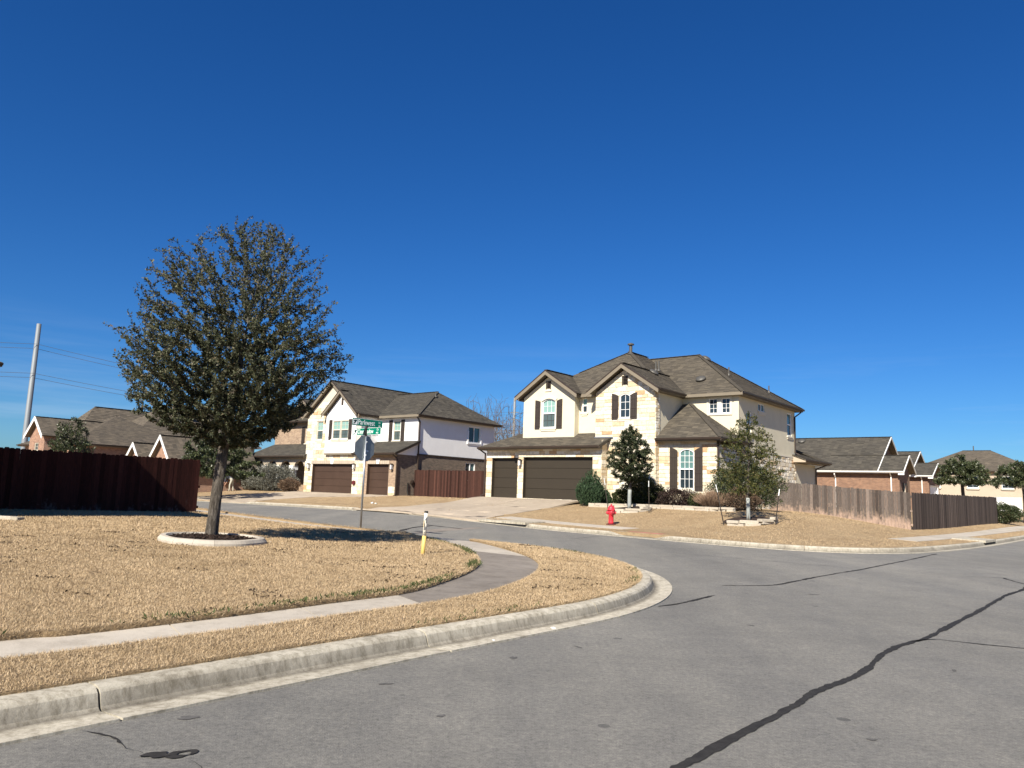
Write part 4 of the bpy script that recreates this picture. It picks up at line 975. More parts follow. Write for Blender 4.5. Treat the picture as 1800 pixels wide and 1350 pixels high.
    b=MB(); P=place('r',9.3); pbox(b,P,7.05,7.2,4.0,5.0,.002,.06); pbox(b,P,8.55,8.7,4.0,5.0,.002,.06); b.build('window_casing','trim_white',H)
    bw=rect(7.0,8.1,1.2,2.6); wall(H,'r',9.3,rect(1.9,10.2,B,2.92),[bw],'brick_dark'); window(H,'r',9.3,7.0,8.1,1.2,2.6,0,1,(1,1),('glass_teal','glass_dark'),slider=True,grille=False,sill=False)
    b=MB(); pbox(b,place('r',9.3),1.9,10.2,2.88,2.96,.02,.06); b.build('band','gutter_brown',H)
    wall(H,'b',10.2,rect(-.95,9.3,B,5.7),[],'brick_dark'); wall(H,'l',-.95,rect(0,10.2,B,5.7),[],'stucco_white')
    pl,(r0,r1)=hip_planes(-1.0,9.68,1.5,10.6,5.72,.5,.82); roof(H,pl,'shingle_grey'); ridge_caps(H,[(r0,r1),((9.68,1.5,5.72),(r1[0],r0[1],r1[2]))],'shingle_grey')
    eave(H,[((5.4,1.5),(9.68,1.5),None),((9.68,1.5),(9.68,10.6),'gutter_brown')],5.72); soffit(H,5.2,9.68,1.5,1.95,5.72); soffit(H,9.25,9.68,1.5,10.6,5.72)
    vent_pipe(H,(7.6,5.2,7.5),.3,.05,False)
    for s in (-.33,5.0,9.0): sconce(H,'f',0,s,1.95)
    # left porch wing of tan brick
    lw=rect(-4.2,-3.2,3.9,5.2); wall(H,'f',2.2,rect(-8.5,-.95,B,5.7),[lw],'brick_tan',.1); window(H,'f',2.2,-4.2,-3.2,3.9,5.2,0,3,(2,2),('glass_dark','glass_dark'),frame='trim_cream'); shutter(H,'f',2.2,-3.1,-2.7,3.85,5.25); shutter(H,'f',2.2,-4.7,-4.3,3.85,5.25)
    pl,(r0,r1)=hip_planes(-9.0,.5,1.7,10.5,5.72,.6,.6); roof(H,pl,'shingle_grey'); wall(H,'l',-8.5,rect(2.2,10.2,B,5.7),[],'brick_tan')
    eave(H,[((-9.0,1.7),(-.9,1.7),'gutter_brown')],5.72)
    gable_roof(H,-6.4,-1.6,1.5,5.0,5.72,7.5,'shingle_grey',rake='trim_tan'); wall(H,'f',2.18,[(-6.0,5.6),(-2.0,5.6),(-4.0,7.1)],[],'brick_tan')
    roof(H,[[(-8.7,-.3,2.75),(-.75,-.3,2.75),(-.95,2.2,3.85),(-8.5,2.2,3.85)]],'shingle_grey'); eave(H,[((-8.7,-.3),(-.75,-.3),'gutter_brown')],2.75)
    xs=[-.95,-2.75,-4.55,-6.35,-8.15]
    pts=[(-8.5,2.64),(-.95,2.64)]
    for i in range(4):
        c=(xs[i]+xs[i+1])/2; hw_=.62
        pts+=[(c+hw_+.02,1.95)]+[(c+hw_*math.cos(t),1.95+.42*math.sin(t)) for t in np.linspace(0,math.pi,9)]+[(c-hw_-.02,1.95)]
    pts+=[(-8.5,1.95)]
    b=MB(); b.prism(pts,lambda s,z:(s,.1,z),lambda s,z:(s,.35,z)); b.build('porch_beam','stucco_beige',H)
    for x in xs[1:]:
        b=MB(); b.box(x-.17,x+.17,.06,.40,0,1.74); p=b.build('porch_column','trim_white',H)
        b=MB(); b.box(x-.25,x+.25,-.02,.48,1.66,2.0); b.build('column_capital','trim_white',p)
    b=MB(); b.box(-8.5,-.95,.0,2.2,-.4,.02); b.build('porch_floor','concrete',H)
    wd=MB(); wd.box(-2.9,-1.9,2.12,2.19,.03,2.2); wd.build('front_door','door_brown',H)
    # utilities on the brick side
    b=MB(); b.tube([(9.34,1.15,.9),(9.34,1.15,.35),(9.42,1.15,.1)],.05,8); b.build('meter_pipe','dark_metal',H)
    b=MB(); b.lathe([(.02,0),(.16,.01),(.17,.10),(.05,.13)],14,(9.34,1.5,.95),0); b.build('hose_reel','gutter_brown',H)
    b=MB(); b.lathe([(.02,0),(.15,.01),(.16,.10),(.05,.14)],14,(0,0,0),1); o=b.build('hose_reel','hydrant_dark',H); o.location=(5.05,-.16,.8)
    return H
house2()
# ================================================================ houses in the background
def simple_walls(H,a0,a1,c0,c1,z0,z1,mats):
    """front, right, left, back walls with their materials"""
    wall(H,'f',c0,rect(a0,a1,z0,z1),[],mats[0]); wall(H,'r',a1,rect(c0,c1,z0,z1),[],mats[1]); wall(H,'l',a0,rect(c0,c1,z0,z1),[],mats[0]); wall(H,'b',c1,rect(a0,a1,z0,z1),[],mats[0])
def brick_house_right(loc,rz,label,la,wing,garage,hi=6.0,dep=9.,c_off=0.):
    H=empty('brick_house',loc,rz); tag(H,label,'house'); ze=3.05
    B=-1.2
    # long main block, gable end to the right
    win=rect(-12.6,-10.6,1.55,2.7)
    wall(H,'f',0,rect(-la,-1.5,B,ze),[win],'brick_red',.1); window(H,'f',0,-12.6,-10.6,1.55,2.7,0,1,(1,1),('glass_dark','glass_dark'),slider=True,grille=False,frame='trim_cream')
    wall(H,'r',-1.5,[(0,B),(dep,B),(dep,ze),(dep/2,hi-.25),(0,ze)],[rect(dep/2-.3,dep/2+.3,4.3,4.9)],'brick_red'); prism_on(H,'gable_vent','r',-1.5,rect(dep/2-.3,dep/2+.3,4.3,4.9),-.06,-.1,'trim_cream')
    wall(H,'b',dep,rect(-la,-1.5,B,ze),[],'brick_red'); wall(H,'l',-la,rect(0,dep,B,ze),[],'brick_red')
    gable_roof(H,-la-.4,-1.05,-.42,dep+.42,ze,hi,'shingle_grey',ax='r',rake='trim_cream',dark='gutter_white',rw=.10)
    # lower wing, gable to the right
    wz=wing[1]; w0=wing[0]
    wall(H,'f',.0,rect(-1.5,w0,B,ze),[],'brick_red')
    gw=[]; 
    if garage: gw=[rect(.45,wing[2]-.45,-.1,2.2)]
    else: gw=[rect(wing[2]/2-.35,wing[2]/2+.35,.7,2.2)]
    wall(H,'r',w0,[(0,B),(wing[2],B),(wing[2],ze),(wing[2]/2,wz-.2),(0,ze)],gw,'brick_red',.2); wall(H,'b',wing[2],rect(-1.5,w0,B,ze),[],'brick_red')
    if garage: garage_door(H,'r',w0,.45,wing[2]-.45,-.1,2.2,'trim_white',3,4,.15)
    else:
        window(H,'r',w0,wing[2]/2-.35,wing[2]/2+.35,.7,2.2,0,2,(2,2),frame='trim_cream'); shutter(H,'r',w0,wing[2]/2-.75,wing[2]/2-.4,.65,2.25); shutter(H,'r',w0,wing[2]/2+.4,wing[2]/2+.75,.65,2.25)
    gable_roof(H,-5.,w0+.4,-.40,wing[2]+.4,ze,wz,'shingle_grey',ax='r',rake='trim_cream',dark='gutter_white',rw=.10)
    eave(H,[((-la-.4,-.42),(w0+.38,-.42),'gutter_white')],ze,fas='trim_white'); soffit(H,-la-.4,w0+.35,-.42,.02,ze,'gutter_brown')
    downspout(H,w0-.55,-.06,B,ze,(0,-.4),'gutter_white'); downspout(H,-4.2,-.06,B,ze-.2,(0,-.3),'gutter_white')
    for c in (-.45,wing[2]+.32):
        b=MB(); b.box(w0+.02,w0+.42,c,c+.18,ze-.28,ze-.08); b.build('eave_return','trim_white',H)
    vent_pipe(H,(-11.6,3.9,5.3 if hi>5.9 else 5.0),.75,.09); turtle_vent(H,(-8.,3.9,ze+(hi-ze)*.9),(R(33),0,0)); turtle_vent(H,(-15.,4.0,ze+(hi-ze)*.9),(R(33),0,0))
    for a,c in ((-12.6,2.2),(-9.0,2.6),(-13.3,.8)):
        b=MB(); z=ze+(hi-ze)*(c+.42)/(dep/2+.42); b.box(a-.14,a+.14,c-.12,c+.12,z-.02,z+.12); b.build('roof_jack','vent_grey',H)
    return H
RB=HROT+R(1)
brick_house_right((29.0,57.9,1.02),RB,'long low brick house with white gutters behind the grey fence',21,(0.35,4.35,3.6),False,6.0)
brick_house_right((37.6,69.6,1.25),RB,'brick house with white garage door in its gable, behind the long brick house',15,(.35,4.3,5.0),True,5.5)
def hip_block(H,a0,a1,c0,c1,z0,ze,p,mats,rmat,oh=.45,gut='gutter_brown'):
    simple_walls(H,a0,a1,c0,c1,z0,ze,mats); pl,(r0,r1)=hip_planes(a0-oh,a1+oh,c0-oh,c1+oh,ze,p,p); roof(H,pl,rmat,.2,lift=.02)
    ridge_caps(H,[(r0,r1)],rmat)
    eave(H,[((a0-oh,c0-oh),(a1+oh,c0-oh),gut),((a1+oh,c0-oh),(a1+oh,c1+oh),gut)],ze); soffit(H,a0-oh,a1+oh,c0-oh,c1+oh,ze)
def house5():
    H=empty('hip_roof_house',(54.5,91.5,1.0),RB); tag(H,'distant pale house with brown hip roof above the right-hand oaks','house')
    hip_block(H,-6,7,0,10,-1,4.9,.5,('stucco_beige','stucco_beige'),'shingle_tan'); hip_block(H,7,15,-2,8,-1,4.1,.35,('stucco_beige','stucco_beige'),'shingle_brown')
    for a in (-4,0,3.5):
        window(H,'f',-.1,a,a+1.2,2.9,4.3,0,2,(2,2),('glass_dark','glass_dark'),dep=.0)
    for a in (-3.,2.2,9.):
        garage_door(H,'f',-.3 if a<7 else -2.3,a,a+3.2,-.6,1.9,'trim_white',3,4,-.06)
    vent_pipe(H,(.2,5,7.3),.9,.06,False)
    return H
house5()
def house6():
    H=empty('brick_gable_house',(-38.2,62.0,1.0),HROT); tag(H,'brown roofed house with small pink brick gable, left beyond the dark fence','house')
    g=[(-1.5,-1),(1.6,-1),(1.6,3.75),(.05,5.1),(-1.5,3.75)]; wn=rect(-.35,.45,2.0,3.2)
    wall(H,'f',0,g,[wn],'brick_pink'); window(H,'f',0,-.35,.45,2.0,3.2,0,2,(2,2),('glass_dark','glass_dark'),frame='trim_cream'); gable_roof(H,-1.85,1.95,-.35,5.5,3.75,5.3,'shingle_tan',rake='trim_white',dark='gutter_white')
    wall(H,'l',-1.5,rect(0,7,-1,3.75),[],'brick_pink'); wall(H,'r',1.6,rect(0,7,-1,3.75),[],'brick_pink')
    hip_block(H,-5.9,4.5,1.2,11.5,-1,3.2,.5,('brick_pink','brick_pink'),'shingle_tan')
    vent_pipe(H,(-.6,6.6,4.9),.5,.09,False); return H
house6()
def house7():
    H=empty('tall_hip_house',(-32.3,65.8,1.0),HROT); tag(H,'tan house with stepped hip roofs and two brick gables behind the oak','house')
    hip_block(H,-7.0,-.45,.45,12,-1,4.05,.85,('stucco_cream','stucco_cream'),'shingle_tan',gut='gutter_white'); hip_block(H,-8.6,-4.2,-3.0,8,-1,3.9,1.15,('stucco_cream','stucco_cream'),'shingle_tan')
    hip_block(H,-1.,8.5,-.8,9,-1,2.45,.30,('brick_pink','brick_pink'),'shingle_tan')
    for a,c,w,zp in ((9.7,-2.1,4.2,3.92),(6.15,-2.45,2.4,3.39)):
        z=zp-w*.62-.05; wall(H,'f',c,[(a-w/2,-1),(a+w/2,-1),(a+w/2,z),(a,zp-.15),(a-w/2,z)],[rect(a-.1,a+.1,z+.1,z+.55)],'brick_pink'); prism_on(H,'gable_vent','f',c,rect(a-.1,a+.1,z+.1,z+.55),-.05,-.08,'gutter_brown')
        gable_roof(H,a-w/2-.3,a+w/2+.3,c-.35,c+7,z-.1,zp,'shingle_tan',rake='trim_white',dark='gutter_white'); wall(H,'r',a+w/2,rect(c,c+7,-1,z),[],'brick_pink'); wall(H,'l',a-w/2,rect(c,c+7,-1,z),[],'brick_pink')
    vent_pipe(H,(-4.6,2.6,6.6),.7,.11,False); b=MB(); b.box(-2.9,-2.1,4.6,5.4,5.6,7.35); b.box(-3.0,-2.0,4.5,5.5,7.35,7.5); b.build('chimney','trim_cream',H)
    return H
house7()
def corner_house():
    # two storey house on the near lot: only its shadow reaches the picture
    c=np.array([-11.95,16.9]); o=c-E1*.45-E2*.45
    H=empty('corner_house',(o[0],o[1],.45),HROT); tag(H,'two storey house on the near lot that shades the dark fence','house')
    hip_block(H,-11,0,-9.5,0,-.6,6.25,.6,('brick_tan','brick_tan'),'shingle_brown'); return H
corner_house()
def house9():
    H=empty('eave_house',(-21.95,31.6,.9),HROT); tag(H,'house with brown eave tip at the left edge of the picture','house')
    hip_block(H,-11,0,-8,-.0,-.9,5.25,.6,('brick_pink','brick_pink'),'shingle_tan'); return H
house9()
# ================================================================ fences
def picket_meshes(w,h,t,dog,seed,n=5,mat='fence_grey'):
    rng=np.random.default_rng(seed); out=[]
    for i in range(n):
        hh=h+rng.uniform(-.025,.025); x=w/2; d=dog; b=MB()
        poly=[(-x,0),(x,0),(x,hh-d),(x-d,hh),(-x+d,hh),(-x,hh-d)]
        wv=rng.uniform(-.0015,.0015)
        b.prism(poly,lambda s,z:(s+wv*z,-t/2,z),lambda s,z:(s+wv*z,t/2,z))
        me=bpy.data.meshes.new('picket'); me.from_pydata(b.V,[],b.F); fix_normals(me); me.materials.append(M[mat]); out.append(me)
    return out
def fence(name,pts,zs,h,mat,label,seed,dog=.025,side=1,w=.142,gap=.008,cat='fence'):
    """pts: plan polyline, zs: ground heights; pickets on the given side of the rails"""
    root=empty(name,(pts[0][0],pts[0][1],zs[0])); tag(root,label,cat); rng=np.random.default_rng(seed); P0=np.array([pts[0][0],pts[0][1],zs[0]])
    me=picket_meshes(w-gap,h,.018,dog,seed,mat=mat)
    for (p,q,za,zb) in zip(pts[:-1],pts[1:],zs[:-1],zs[1:]):
        p=np.array(p);q=np.array(q); L=np.hypot(*(q-p)); d=(q-p)/L; ang=math.atan2(d[1],d[0]); nn=np.array([-d[1],d[0]])*side; n=int(L/w)
        for i in range(n):
            s=(i+.5)*w; g=p+d*s; z=za+(zb-za)*s/L
            o=link('picket',me[int(rng.integers(len(me)))],root,(g[0]-P0[0]+nn[0]*rng.uniform(-.004,.004),g[1]-P0[1]+nn[1]*rng.uniform(-.004,.004),z-P0[2]-.03+rng.uniform(-.012,.012)),ang+rng.uniform(-.012,.012))
            o.rotation_euler[1]=rng.uniform(-.003,.003)
        for zr in (.25,h/2,h-.22):
            a=p-nn*.045-P0[:2]; b_=q-nn*.045-P0[:2]; b=MB(); b.bar((*a,za+zr-P0[2]),(*b_,zb+zr-P0[2]),.04,.085); b.build('rail',mat,root)
        k=0
        while k<L:
            g=p+d*k-nn*.11-P0[:2]; z=za+(zb-za)*k/L-P0[2]; b=MB(); b.box(g[0]-.045,g[0]+.045,g[1]-.045,g[1]+.045,z-.3,z+h-.1); b.build('fence_post',mat,root); k+=2.4
    return root
fence('dark_fence',[(-17.8,14.15),(-10.35,26.0)],[.44,.42],1.85,'fence_dark','dark stained picket fence in shade at the left',1,.03,side=-1,gap=.001)
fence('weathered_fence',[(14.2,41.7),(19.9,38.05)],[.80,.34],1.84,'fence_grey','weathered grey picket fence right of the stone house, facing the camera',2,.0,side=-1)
fence('shaded_fence',[(19.93,38.12),(34.5,54.5)],[.34,.50],1.86,'fence_brown','long darker run of picket fence along the main road sidewalk',3,.0,side=-1)
a=w1(-7.75,1.55);b_=w1(-1.35,1.9);c_=w1(-.02,2.0)
fence('red_fence',[tuple(a),tuple(b_)],[1.0,1.0],1.86,'fence_red','red brown picket gate fence between the two garage houses',4,.0,side=-1)
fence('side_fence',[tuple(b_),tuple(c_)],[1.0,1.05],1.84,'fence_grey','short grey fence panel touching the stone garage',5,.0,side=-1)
a=w2(-12.5,1.0);b_=w2(-8.5,2.6)
fence('back_fence',[tuple(a),tuple(b_)],[.95,.95],1.8,'fence_red','red brown fence behind the person bending down',6,.0,side=-1)
# ================================================================ vegetation
def grow(attr,chain,step,kill,infl,trop,rng,iters=160,wob=.25):
    nodes=[np.array(p,float) for p in chain]; par=[-1]+list(range(len(chain)-1)); A=attr.copy(); n0=0
    best=np.full(len(A),1e9); bi=np.zeros(len(A),int); alive=np.ones(len(A),bool)
    new=list(range(len(nodes)))
    for it in range(iters):
        for i in new:
            d=((A-nodes[i])**2).sum(1); k=d<best; best[k]=d[k]; bi[k]=i
        alive&=best>kill*kill
        if not alive.any(): break
        act=alive&(best<infl*infl)
        if not act.any():
            act=alive&(best<=best[alive].min()+1e-9)
        new=[]
        ids=bi[act]; D=A[act]-np.array(nodes)[ids]; D/=np.linalg.norm(D,axis=1)[:,None]
        u=np.unique(ids); N=np.array(nodes)
        for i in u:
            v=D[ids==i].mean(0); pd=N[i]-N[par[i]] if par[i]>=0 else np.array([0,0,1.]); pd=pd/(np.linalg.norm(pd)+1e-9)
            v=v/(np.linalg.norm(v)+1e-9)+trop*np.array([0,0,1])+.35*pd+rng.normal(size=3)*wob; v/=np.linalg.norm(v)
            nodes.append(N[i]+v*step); par.append(int(i)); new.append(len(nodes)-1)
        if len(nodes)>14000: break
    return np.array(nodes),np.array(par)
def radii(N,par,r0,p,rmax):
    acc=np.zeros(len(N)); ch=np.bincount(par[par>=0],minlength=len(N)); r=np.zeros(len(N))
    for i in range(len(N)-1,-1,-1):
        r[i]=r0 if ch[i]==0 else acc[i]**(1/p)
        if par[i]>=0: acc[par[i]]+=r[i]**p
    return np.minimum(r,rmax),ch
def tube_mesh(name,N,par,r,sel,mat,parent,scale=1.):
    V=[];F=[];off=0
    groups=((.03,9e9,7),(.010,.03,5),(0,.010,3))
    allV=[];allF=[]
    for lo,hi,n in groups:
        e=np.array([i for i in sel if lo<=r[i]<hi and par[i]>=0],int)
        if not len(e): continue
        p=N[par[e]];q=N[e]; d=q-p; L=np.linalg.norm(d,axis=1)[:,None]; d=d/np.maximum(L,1e-9)
        ref=np.where(np.abs(d[:,2:3])<.9,[[0,0,1.]],[[1.,0,0]]); x=np.cross(d,ref); x/=np.linalg.norm(x,axis=1)[:,None]; y=np.cross(d,x)
        rp=np.minimum(r[par[e]],r[e]*1.25)[:,None]; rq=r[e][:,None]; t=2*np.pi*np.arange(n)/n
        ring=lambda c,rr:(c[:,None,:]+rr[:,:,None]*(np.cos(t)[None,:,None]*x[:,None,:]+np.sin(t)[None,:,None]*y[:,None,:]))
        v=np.concatenate([ring(p,rp),ring(q+d*.01,rq)],1).reshape(-1,3); m=len(e); o=off+np.arange(m)[:,None]*2*n; k=np.arange(n)[None,:]; k2=(k+1)%n
        f=np.stack([o+k,o+k2,o+n+k2,o+n+k],-1).reshape(-1,4); allV.append(v); allF.append(f); off+=len(v)
    if not allV: return None
    o=build_np(name,np.vstack(allV),np.vstack(allF),4,mat,parent,True); fix_normals(o.data) if len(allF)<1 else None; return o
def leaf_mesh(name,P,D,size,mat,parent,rng,aspect=.42,var=.5,fold=.12):
    n=len(P); D=D/(np.linalg.norm(D,axis=1)[:,None]+1e-9); R_=rng.normal(size=(n,3)); S=np.cross(D,R_); S/=np.linalg.norm(S,axis=1)[:,None]+1e-9; Nn=np.cross(S,D)
    L=(size*(1+rng.uniform(-var,var,n)))[:,None]; Wd=L*aspect
    V=np.stack([P,P+D*L*.5+S*Wd*.5+Nn*L*fold,P+D*L,P+D*L*.5-S*Wd*.5+Nn*L*fold],1).reshape(-1,3); i=np.arange(n)[:,None]*4
    return build_np(name,V,np.hstack([i,i+1,i+2,i+3]),4,mat,parent)
def ball(n,rng):
    v=rng.normal(size=(n,3)); return v/np.linalg.norm(v,axis=1)[:,None]
def trunk_mesh(name,pts,rads,mat,parent,seed=0,n=14,flare=1.35):
    rng=np.random.default_rng(seed); P=catmull3(pts,5); rr=np.interp(np.linspace(0,1,len(P)),np.linspace(0,1,len(rads)),rads); b=MB(); b.tube([tuple(p) for p in P],list(rr),n,True)
    V=np.array(b.V); k=np.arange(len(V)); ring=k//n; ang=(k%n)/n*2*np.pi; c=P[np.minimum(ring,len(P)-1)]; zz=V[:,2]
    d=V-c; s=1+.07*np.sin(3*ang+zz*1.7)+.05*np.sin(5*ang-zz*3.1)+.03*rng.normal(size=len(V)); h=zz-P[0][2]; s*=1+(flare-1)*np.exp(-np.maximum(h,0)/.16)*(1+.25*np.sin(4*ang))
    V=c+d*s[:,None]; return build(name,[tuple(v) for v in V],b.F,mat,parent,True)
def catmull3(P,n):
    P=np.array(P,float); Q=np.vstack([2*P[0]-P[1],P,2*P[-1]-P[-2]]); out=[]
    for i in range(1,len(Q)-2):
        p0,p1,p2,p3=Q[i-1:i+3]
        for k in range(n):
            t=k/n; out.append(.5*((2*p1)+(-p0+p2)*t+(2*p0-5*p1+4*p2-p3)*t*t+(-p0+3*p1-3*p2+p3)*t**3))
    out.append(P[-1]); return np.array(out)
def tree(name,loc,label,env,trunk,tr,nattr,step,leafmat,lsize,lper,seed,kill=None,trop=.25,rt=.008,bark='bark',twig='twig_grey',group=None,r0=.0022,zfun=None,wrap=None,aspect=.45,bare=False,infl=None,cat='tree',flare=1.35):
    """env: function(rng,n)->points of the crown volume (local); trunk: local points, tr radii"""
    rng=np.random.default_rng(seed); root=empty(name,loc); tag(root,label,cat,group)
    A=env(rng,nattr); N,par=grow(A,trunk,step,kill or step*1.7,infl or step*9,trop,rng)
    r,ch=radii(N,par,r0,2.35,tr[-1]*.8); nt=len(trunk)
    trunk_mesh('trunk',trunk,tr,bark,root,seed,flare=flare)
    sel=[i for i in range(nt,len(N))]
    tube_mesh('branches',N,par,r,sel,twig,root)
    if not bare:
        k=np.where((r<rt)&(np.arange(len(N))>=nt))[0]; d=N[k]-N[par[k]]
        dens=np.full(len(k),float(lper)) if zfun is None else lper*zfun(N[k])
        cnt=rng.poisson(dens); idx=np.repeat(np.arange(len(k)),cnt); n=len(idx)
        P=N[k][idx]-d[idx]*rng.uniform(0,1,n)[:,None]+rng.normal(size=(n,3))*lsize*.35; dd=d/(np.linalg.norm(d,axis=1)[:,None]+1e-9)
        D=dd[idx]*.8+ball(n,rng)*1.0+np.array([0,0,.15]); leaf_mesh('foliage',P,D,lsize,leafmat,root,rng,aspect)
    if wrap:
        z0,z1,rr=wrap; T=np.array(trunk); pts=[tuple(np.array([np.interp(z,T[:,2],T[:,k]) for k in range(3)])) for z in np.linspace(z0,z1,5)]; b=MB(); b.tube(pts,[rr*1.03,rr,rr,rr*.98,rr*.95],12); b.build('trunk_wrap','white_wrap',root,True)
    return root
# --- the big oak on the corner lawn; its crown follows the outline seen in the photograph
def env_oak(rng,n):
    zz=np.array([1.75,2.1,2.5,3.0,3.5,4.0,4.6,5.2,5.7,6.1,6.4]); L=np.array([.35,1.0,1.5,1.85,1.95,1.9,1.72,1.3,.7,.15,-.25]); Rr=np.array([.7,1.35,1.75,2.05,2.2,2.2,2.05,1.75,1.4,1.1,.8])
    out=[]
    while len(out)<n:
        z=rng.uniform(1.75,6.4); t=rng.uniform(0,2*math.pi); l=np.interp(z,zz,L);rr=np.interp(z,zz,Rr); cc=(rr-l)/2; w=(rr+l)/2; q=math.sqrt(rng.uniform(.02,1))
        w*=1+.13*math.sin(3*t+1.6*z)+.10*math.sin(5*t-2.3*z+1); x=cc+w*q*math.cos(t); y=.95*w*q*math.sin(t)
        if .5+.5*math.sin(2.1*x+1.3*z+.7)*math.sin(1.9*y-1.1*z+.4*x)+rng.uniform(-.2,.4) < .50 and q>.35: continue
        if z>3.9 and rng.uniform()<.45: continue
        out.append((x,y,z))
    for k in range(330):                      # long ascending shoots that feather the outline
        z=rng.uniform(1.9,6.1); t=rng.uniform(0,2*math.pi); l=np.interp(z,zz,L);rr=np.interp(z,zz,Rr); cc=(rr-l)/2; w=(rr+l)/2; x,y=cc+w*.85*math.cos(t),.85*w*math.sin(t); ln=rng.uniform(.25,.85)*np.interp(z,[1.9,3,5,6.1],[.6,1,.9,.45])
        d=np.array([math.cos(t)*.6+rng.normal()*.12,math.sin(t)*.6+rng.normal()*.12,np.interp(z,[1.9,3.5,6],[.15,.6,1.2])+rng.normal()*.12]); d/=np.linalg.norm(d)
        for q in np.arange(0,ln,.07): out.append((x+d[0]*q,y+d[1]*q,z+d[2]*q))
    return np.array(out)
oz=z1(-5.78,15.25)+.04
tree('oak_tree',(-5.78,15.25,oz),'broad dense oak with olive leaves leaning out of the ringed mulch bed',env_oak,[(0,0,-.1),(.0,0,.15),(.02,.0,.6),(.05,.01,1.1),(.08,.01,1.6),(.13,.02,2.1),(.18,.03,2.6),(.25,.0,3.1),(.3,.0,3.6),(.34,.0,4.1)],[.122,.115,.108,.104,.10,.092,.075,.06,.05,.04],5000,.085,'leaf_oak',.050,20,3,kill=.125,trop=.62,rt=.0085,zfun=lambda P:np.interp(P[:,2],[1.5,2.5,4.0,5.2,6.6],[1.6,1.5,1.05,.45,.26])*np.interp(np.hypot(P[:,0]-.2,P[:,1]),[0,1.2,1.8,2.6],[1.35,1.1,.5,.3]),aspect=.5,flare=1.22)
def env_egg(h0,h1,w,pw=.8,top=.25,ymul=1.):
    def f(rng,n):
        o=[]
        while len(o)<n:
            z=rng.uniform(0,1); rr=w*((math.sin(math.pi*min(1,z*.92+.08))**pw)*(1-z*.55)+.02); t=rng.uniform(0,2*math.pi); q=math.sqrt(rng.uniform(.03,1)); x=rr*q*math.cos(t);y=rr*q*math.sin(t)*ymul
            if math.sin(3.1*x+2*z*h1)*math.sin(2.9*y-1.7*z*h1)<-.62 and q>.5: continue
            o.append((x,y,h0+(h1-h0)*z))
        return np.array(o)
    return f
# two young staked trees in front of the stone house
p=(6.05,38.55); tree('holly_tree',(*p,z2(*p)),'compact dark evergreen tree before the garage corner',env_egg(1.35,4.35,1.55),[(0,0,-.05),(0,0,.7),(.02,0,1.3),(.0,.03,1.9),(.05,0,2.6),(.05,0,3.3)],[.085,.075,.07,.055,.04,.025],1500,.10,'leaf_dense',.085,24,5,kill=.16,trop=.2,rt=.009,group='young staked trees',wrap=(0.0,1.0,.095))
p=(9.95,32.0); tree('young_oak',(*p,z2(*p)),'loose open young oak in front of the right stone bay',env_egg(1.0,4.6,1.75,.65),[(0,0,-.05),(-.02,0,.7),(-.03,0,1.3),(.0,.03,1.9),(.05,0,2.6),(.05,0,3.5)],[.075,.065,.06,.045,.035,.02],1500,.10,'leaf_young',.072,10.5,6,kill=.16,trop=.42,rt=.008,group='young staked trees',wrap=(0.0,.98,.08))
# evergreen oaks at the right and behind the big oak
def env_dome(h0,h1,w): 
    def f(rng,n):
        v=ball(n,rng)*rng.uniform(.15,1,n)[:,None]**(1/2.2); v[:,2]=np.abs(v[:,2])*1.0-.15; v[:,:2]*=w*(1+.15*np.sin(v[:,:1]*5+2)); v[:,2]=h0+(h1-h0)*np.clip(v[:,2]+.15,0,1.0)/1.0; return v
    return f
def bg_oak(loc,label,h0,h1,w,seed,leaf='leaf_bush',n=950,ls=.15,lp=30,kill=.32,group='dark evergreen oaks in the background',wrapless=True):
    tree('evergreen_oak',loc,label,env_dome(h0,h1,w),[(0,0,-.3),(.03,0,h0*.5),(0,.03,h0),(.05,0,h0+.6)],[.16,.14,.12,.08],n,.2,leaf,ls,lp,seed,kill=kill,trop=.15,rt=.014,group=group,twig='bark_dark',bark='bark_dark',r0=.004)
bg_oak((36.9,62.6,.6),'dark spreading oak over the end of the long fence, left of the pair',2.7,5.2,2.4,31)
bg_oak((42.3,63.2,.6),'dark spreading oak at the right edge above the clipped bush',2.7,5.0,2.7,32)
bg_oak((-19.6,51.5,.5),'dark oak behind the leaning trunk of the corner oak',1.25,4.4,3.0,33)
bg_oak((-16.1,28.2,.4),'bushy oak top rising behind the dark fence',1.6,3.35,.85,34,'leaf_bush',800,.06,24,kill=.14)
def bare_tree(loc,h,w,seed,label):
    def f(rng,n):
        v=rng.uniform(-1,1,(n,3)); v=v[(v[:,:2]**2).sum(1)<1]; v[:,:2]*=w; v[:,2]=h*.25+(v[:,2]*.5+.5)*h*.75; return v
    tree('bare_tree',loc,label,f,[(0,0,-1),(.1,0,h*.12),(0,.2,h*.25)],[.22,.18,.13],420,.5,'leaf_dry',.1,0,seed,kill=.85,trop=.9,rt=.01,group='bare winter trees behind the houses',bare=True,twig='bare_twig',bark='bare_twig',r0=.016,infl=5.)
BT=['leftmost of the nearer row','second from the left of the nearer row','third from the left of the nearer row','tall one left of the distant pole','one nearest the distant pole','one just right of the distant pole','leftmost of the rear row','rightmost of the rear row','middle of the rear row','rightmost beside the cream gable']
for i,(x,y,h) in enumerate([(-9.0,108,12.5),(-7.0,112,13.6),(-5.0,107,14.2),(-3.4,111,14.5),(-1.9,106,14.2),(-.4,112,14.0),(-8.0,118,13.5),(-2.6,117,14.6),(-5.8,120,14.5),(.9,109,13.0)]):
    bare_tree((x,y,.5),h,2.4,60+i,'leafless winter tree behind the roofs, '+BT[i])
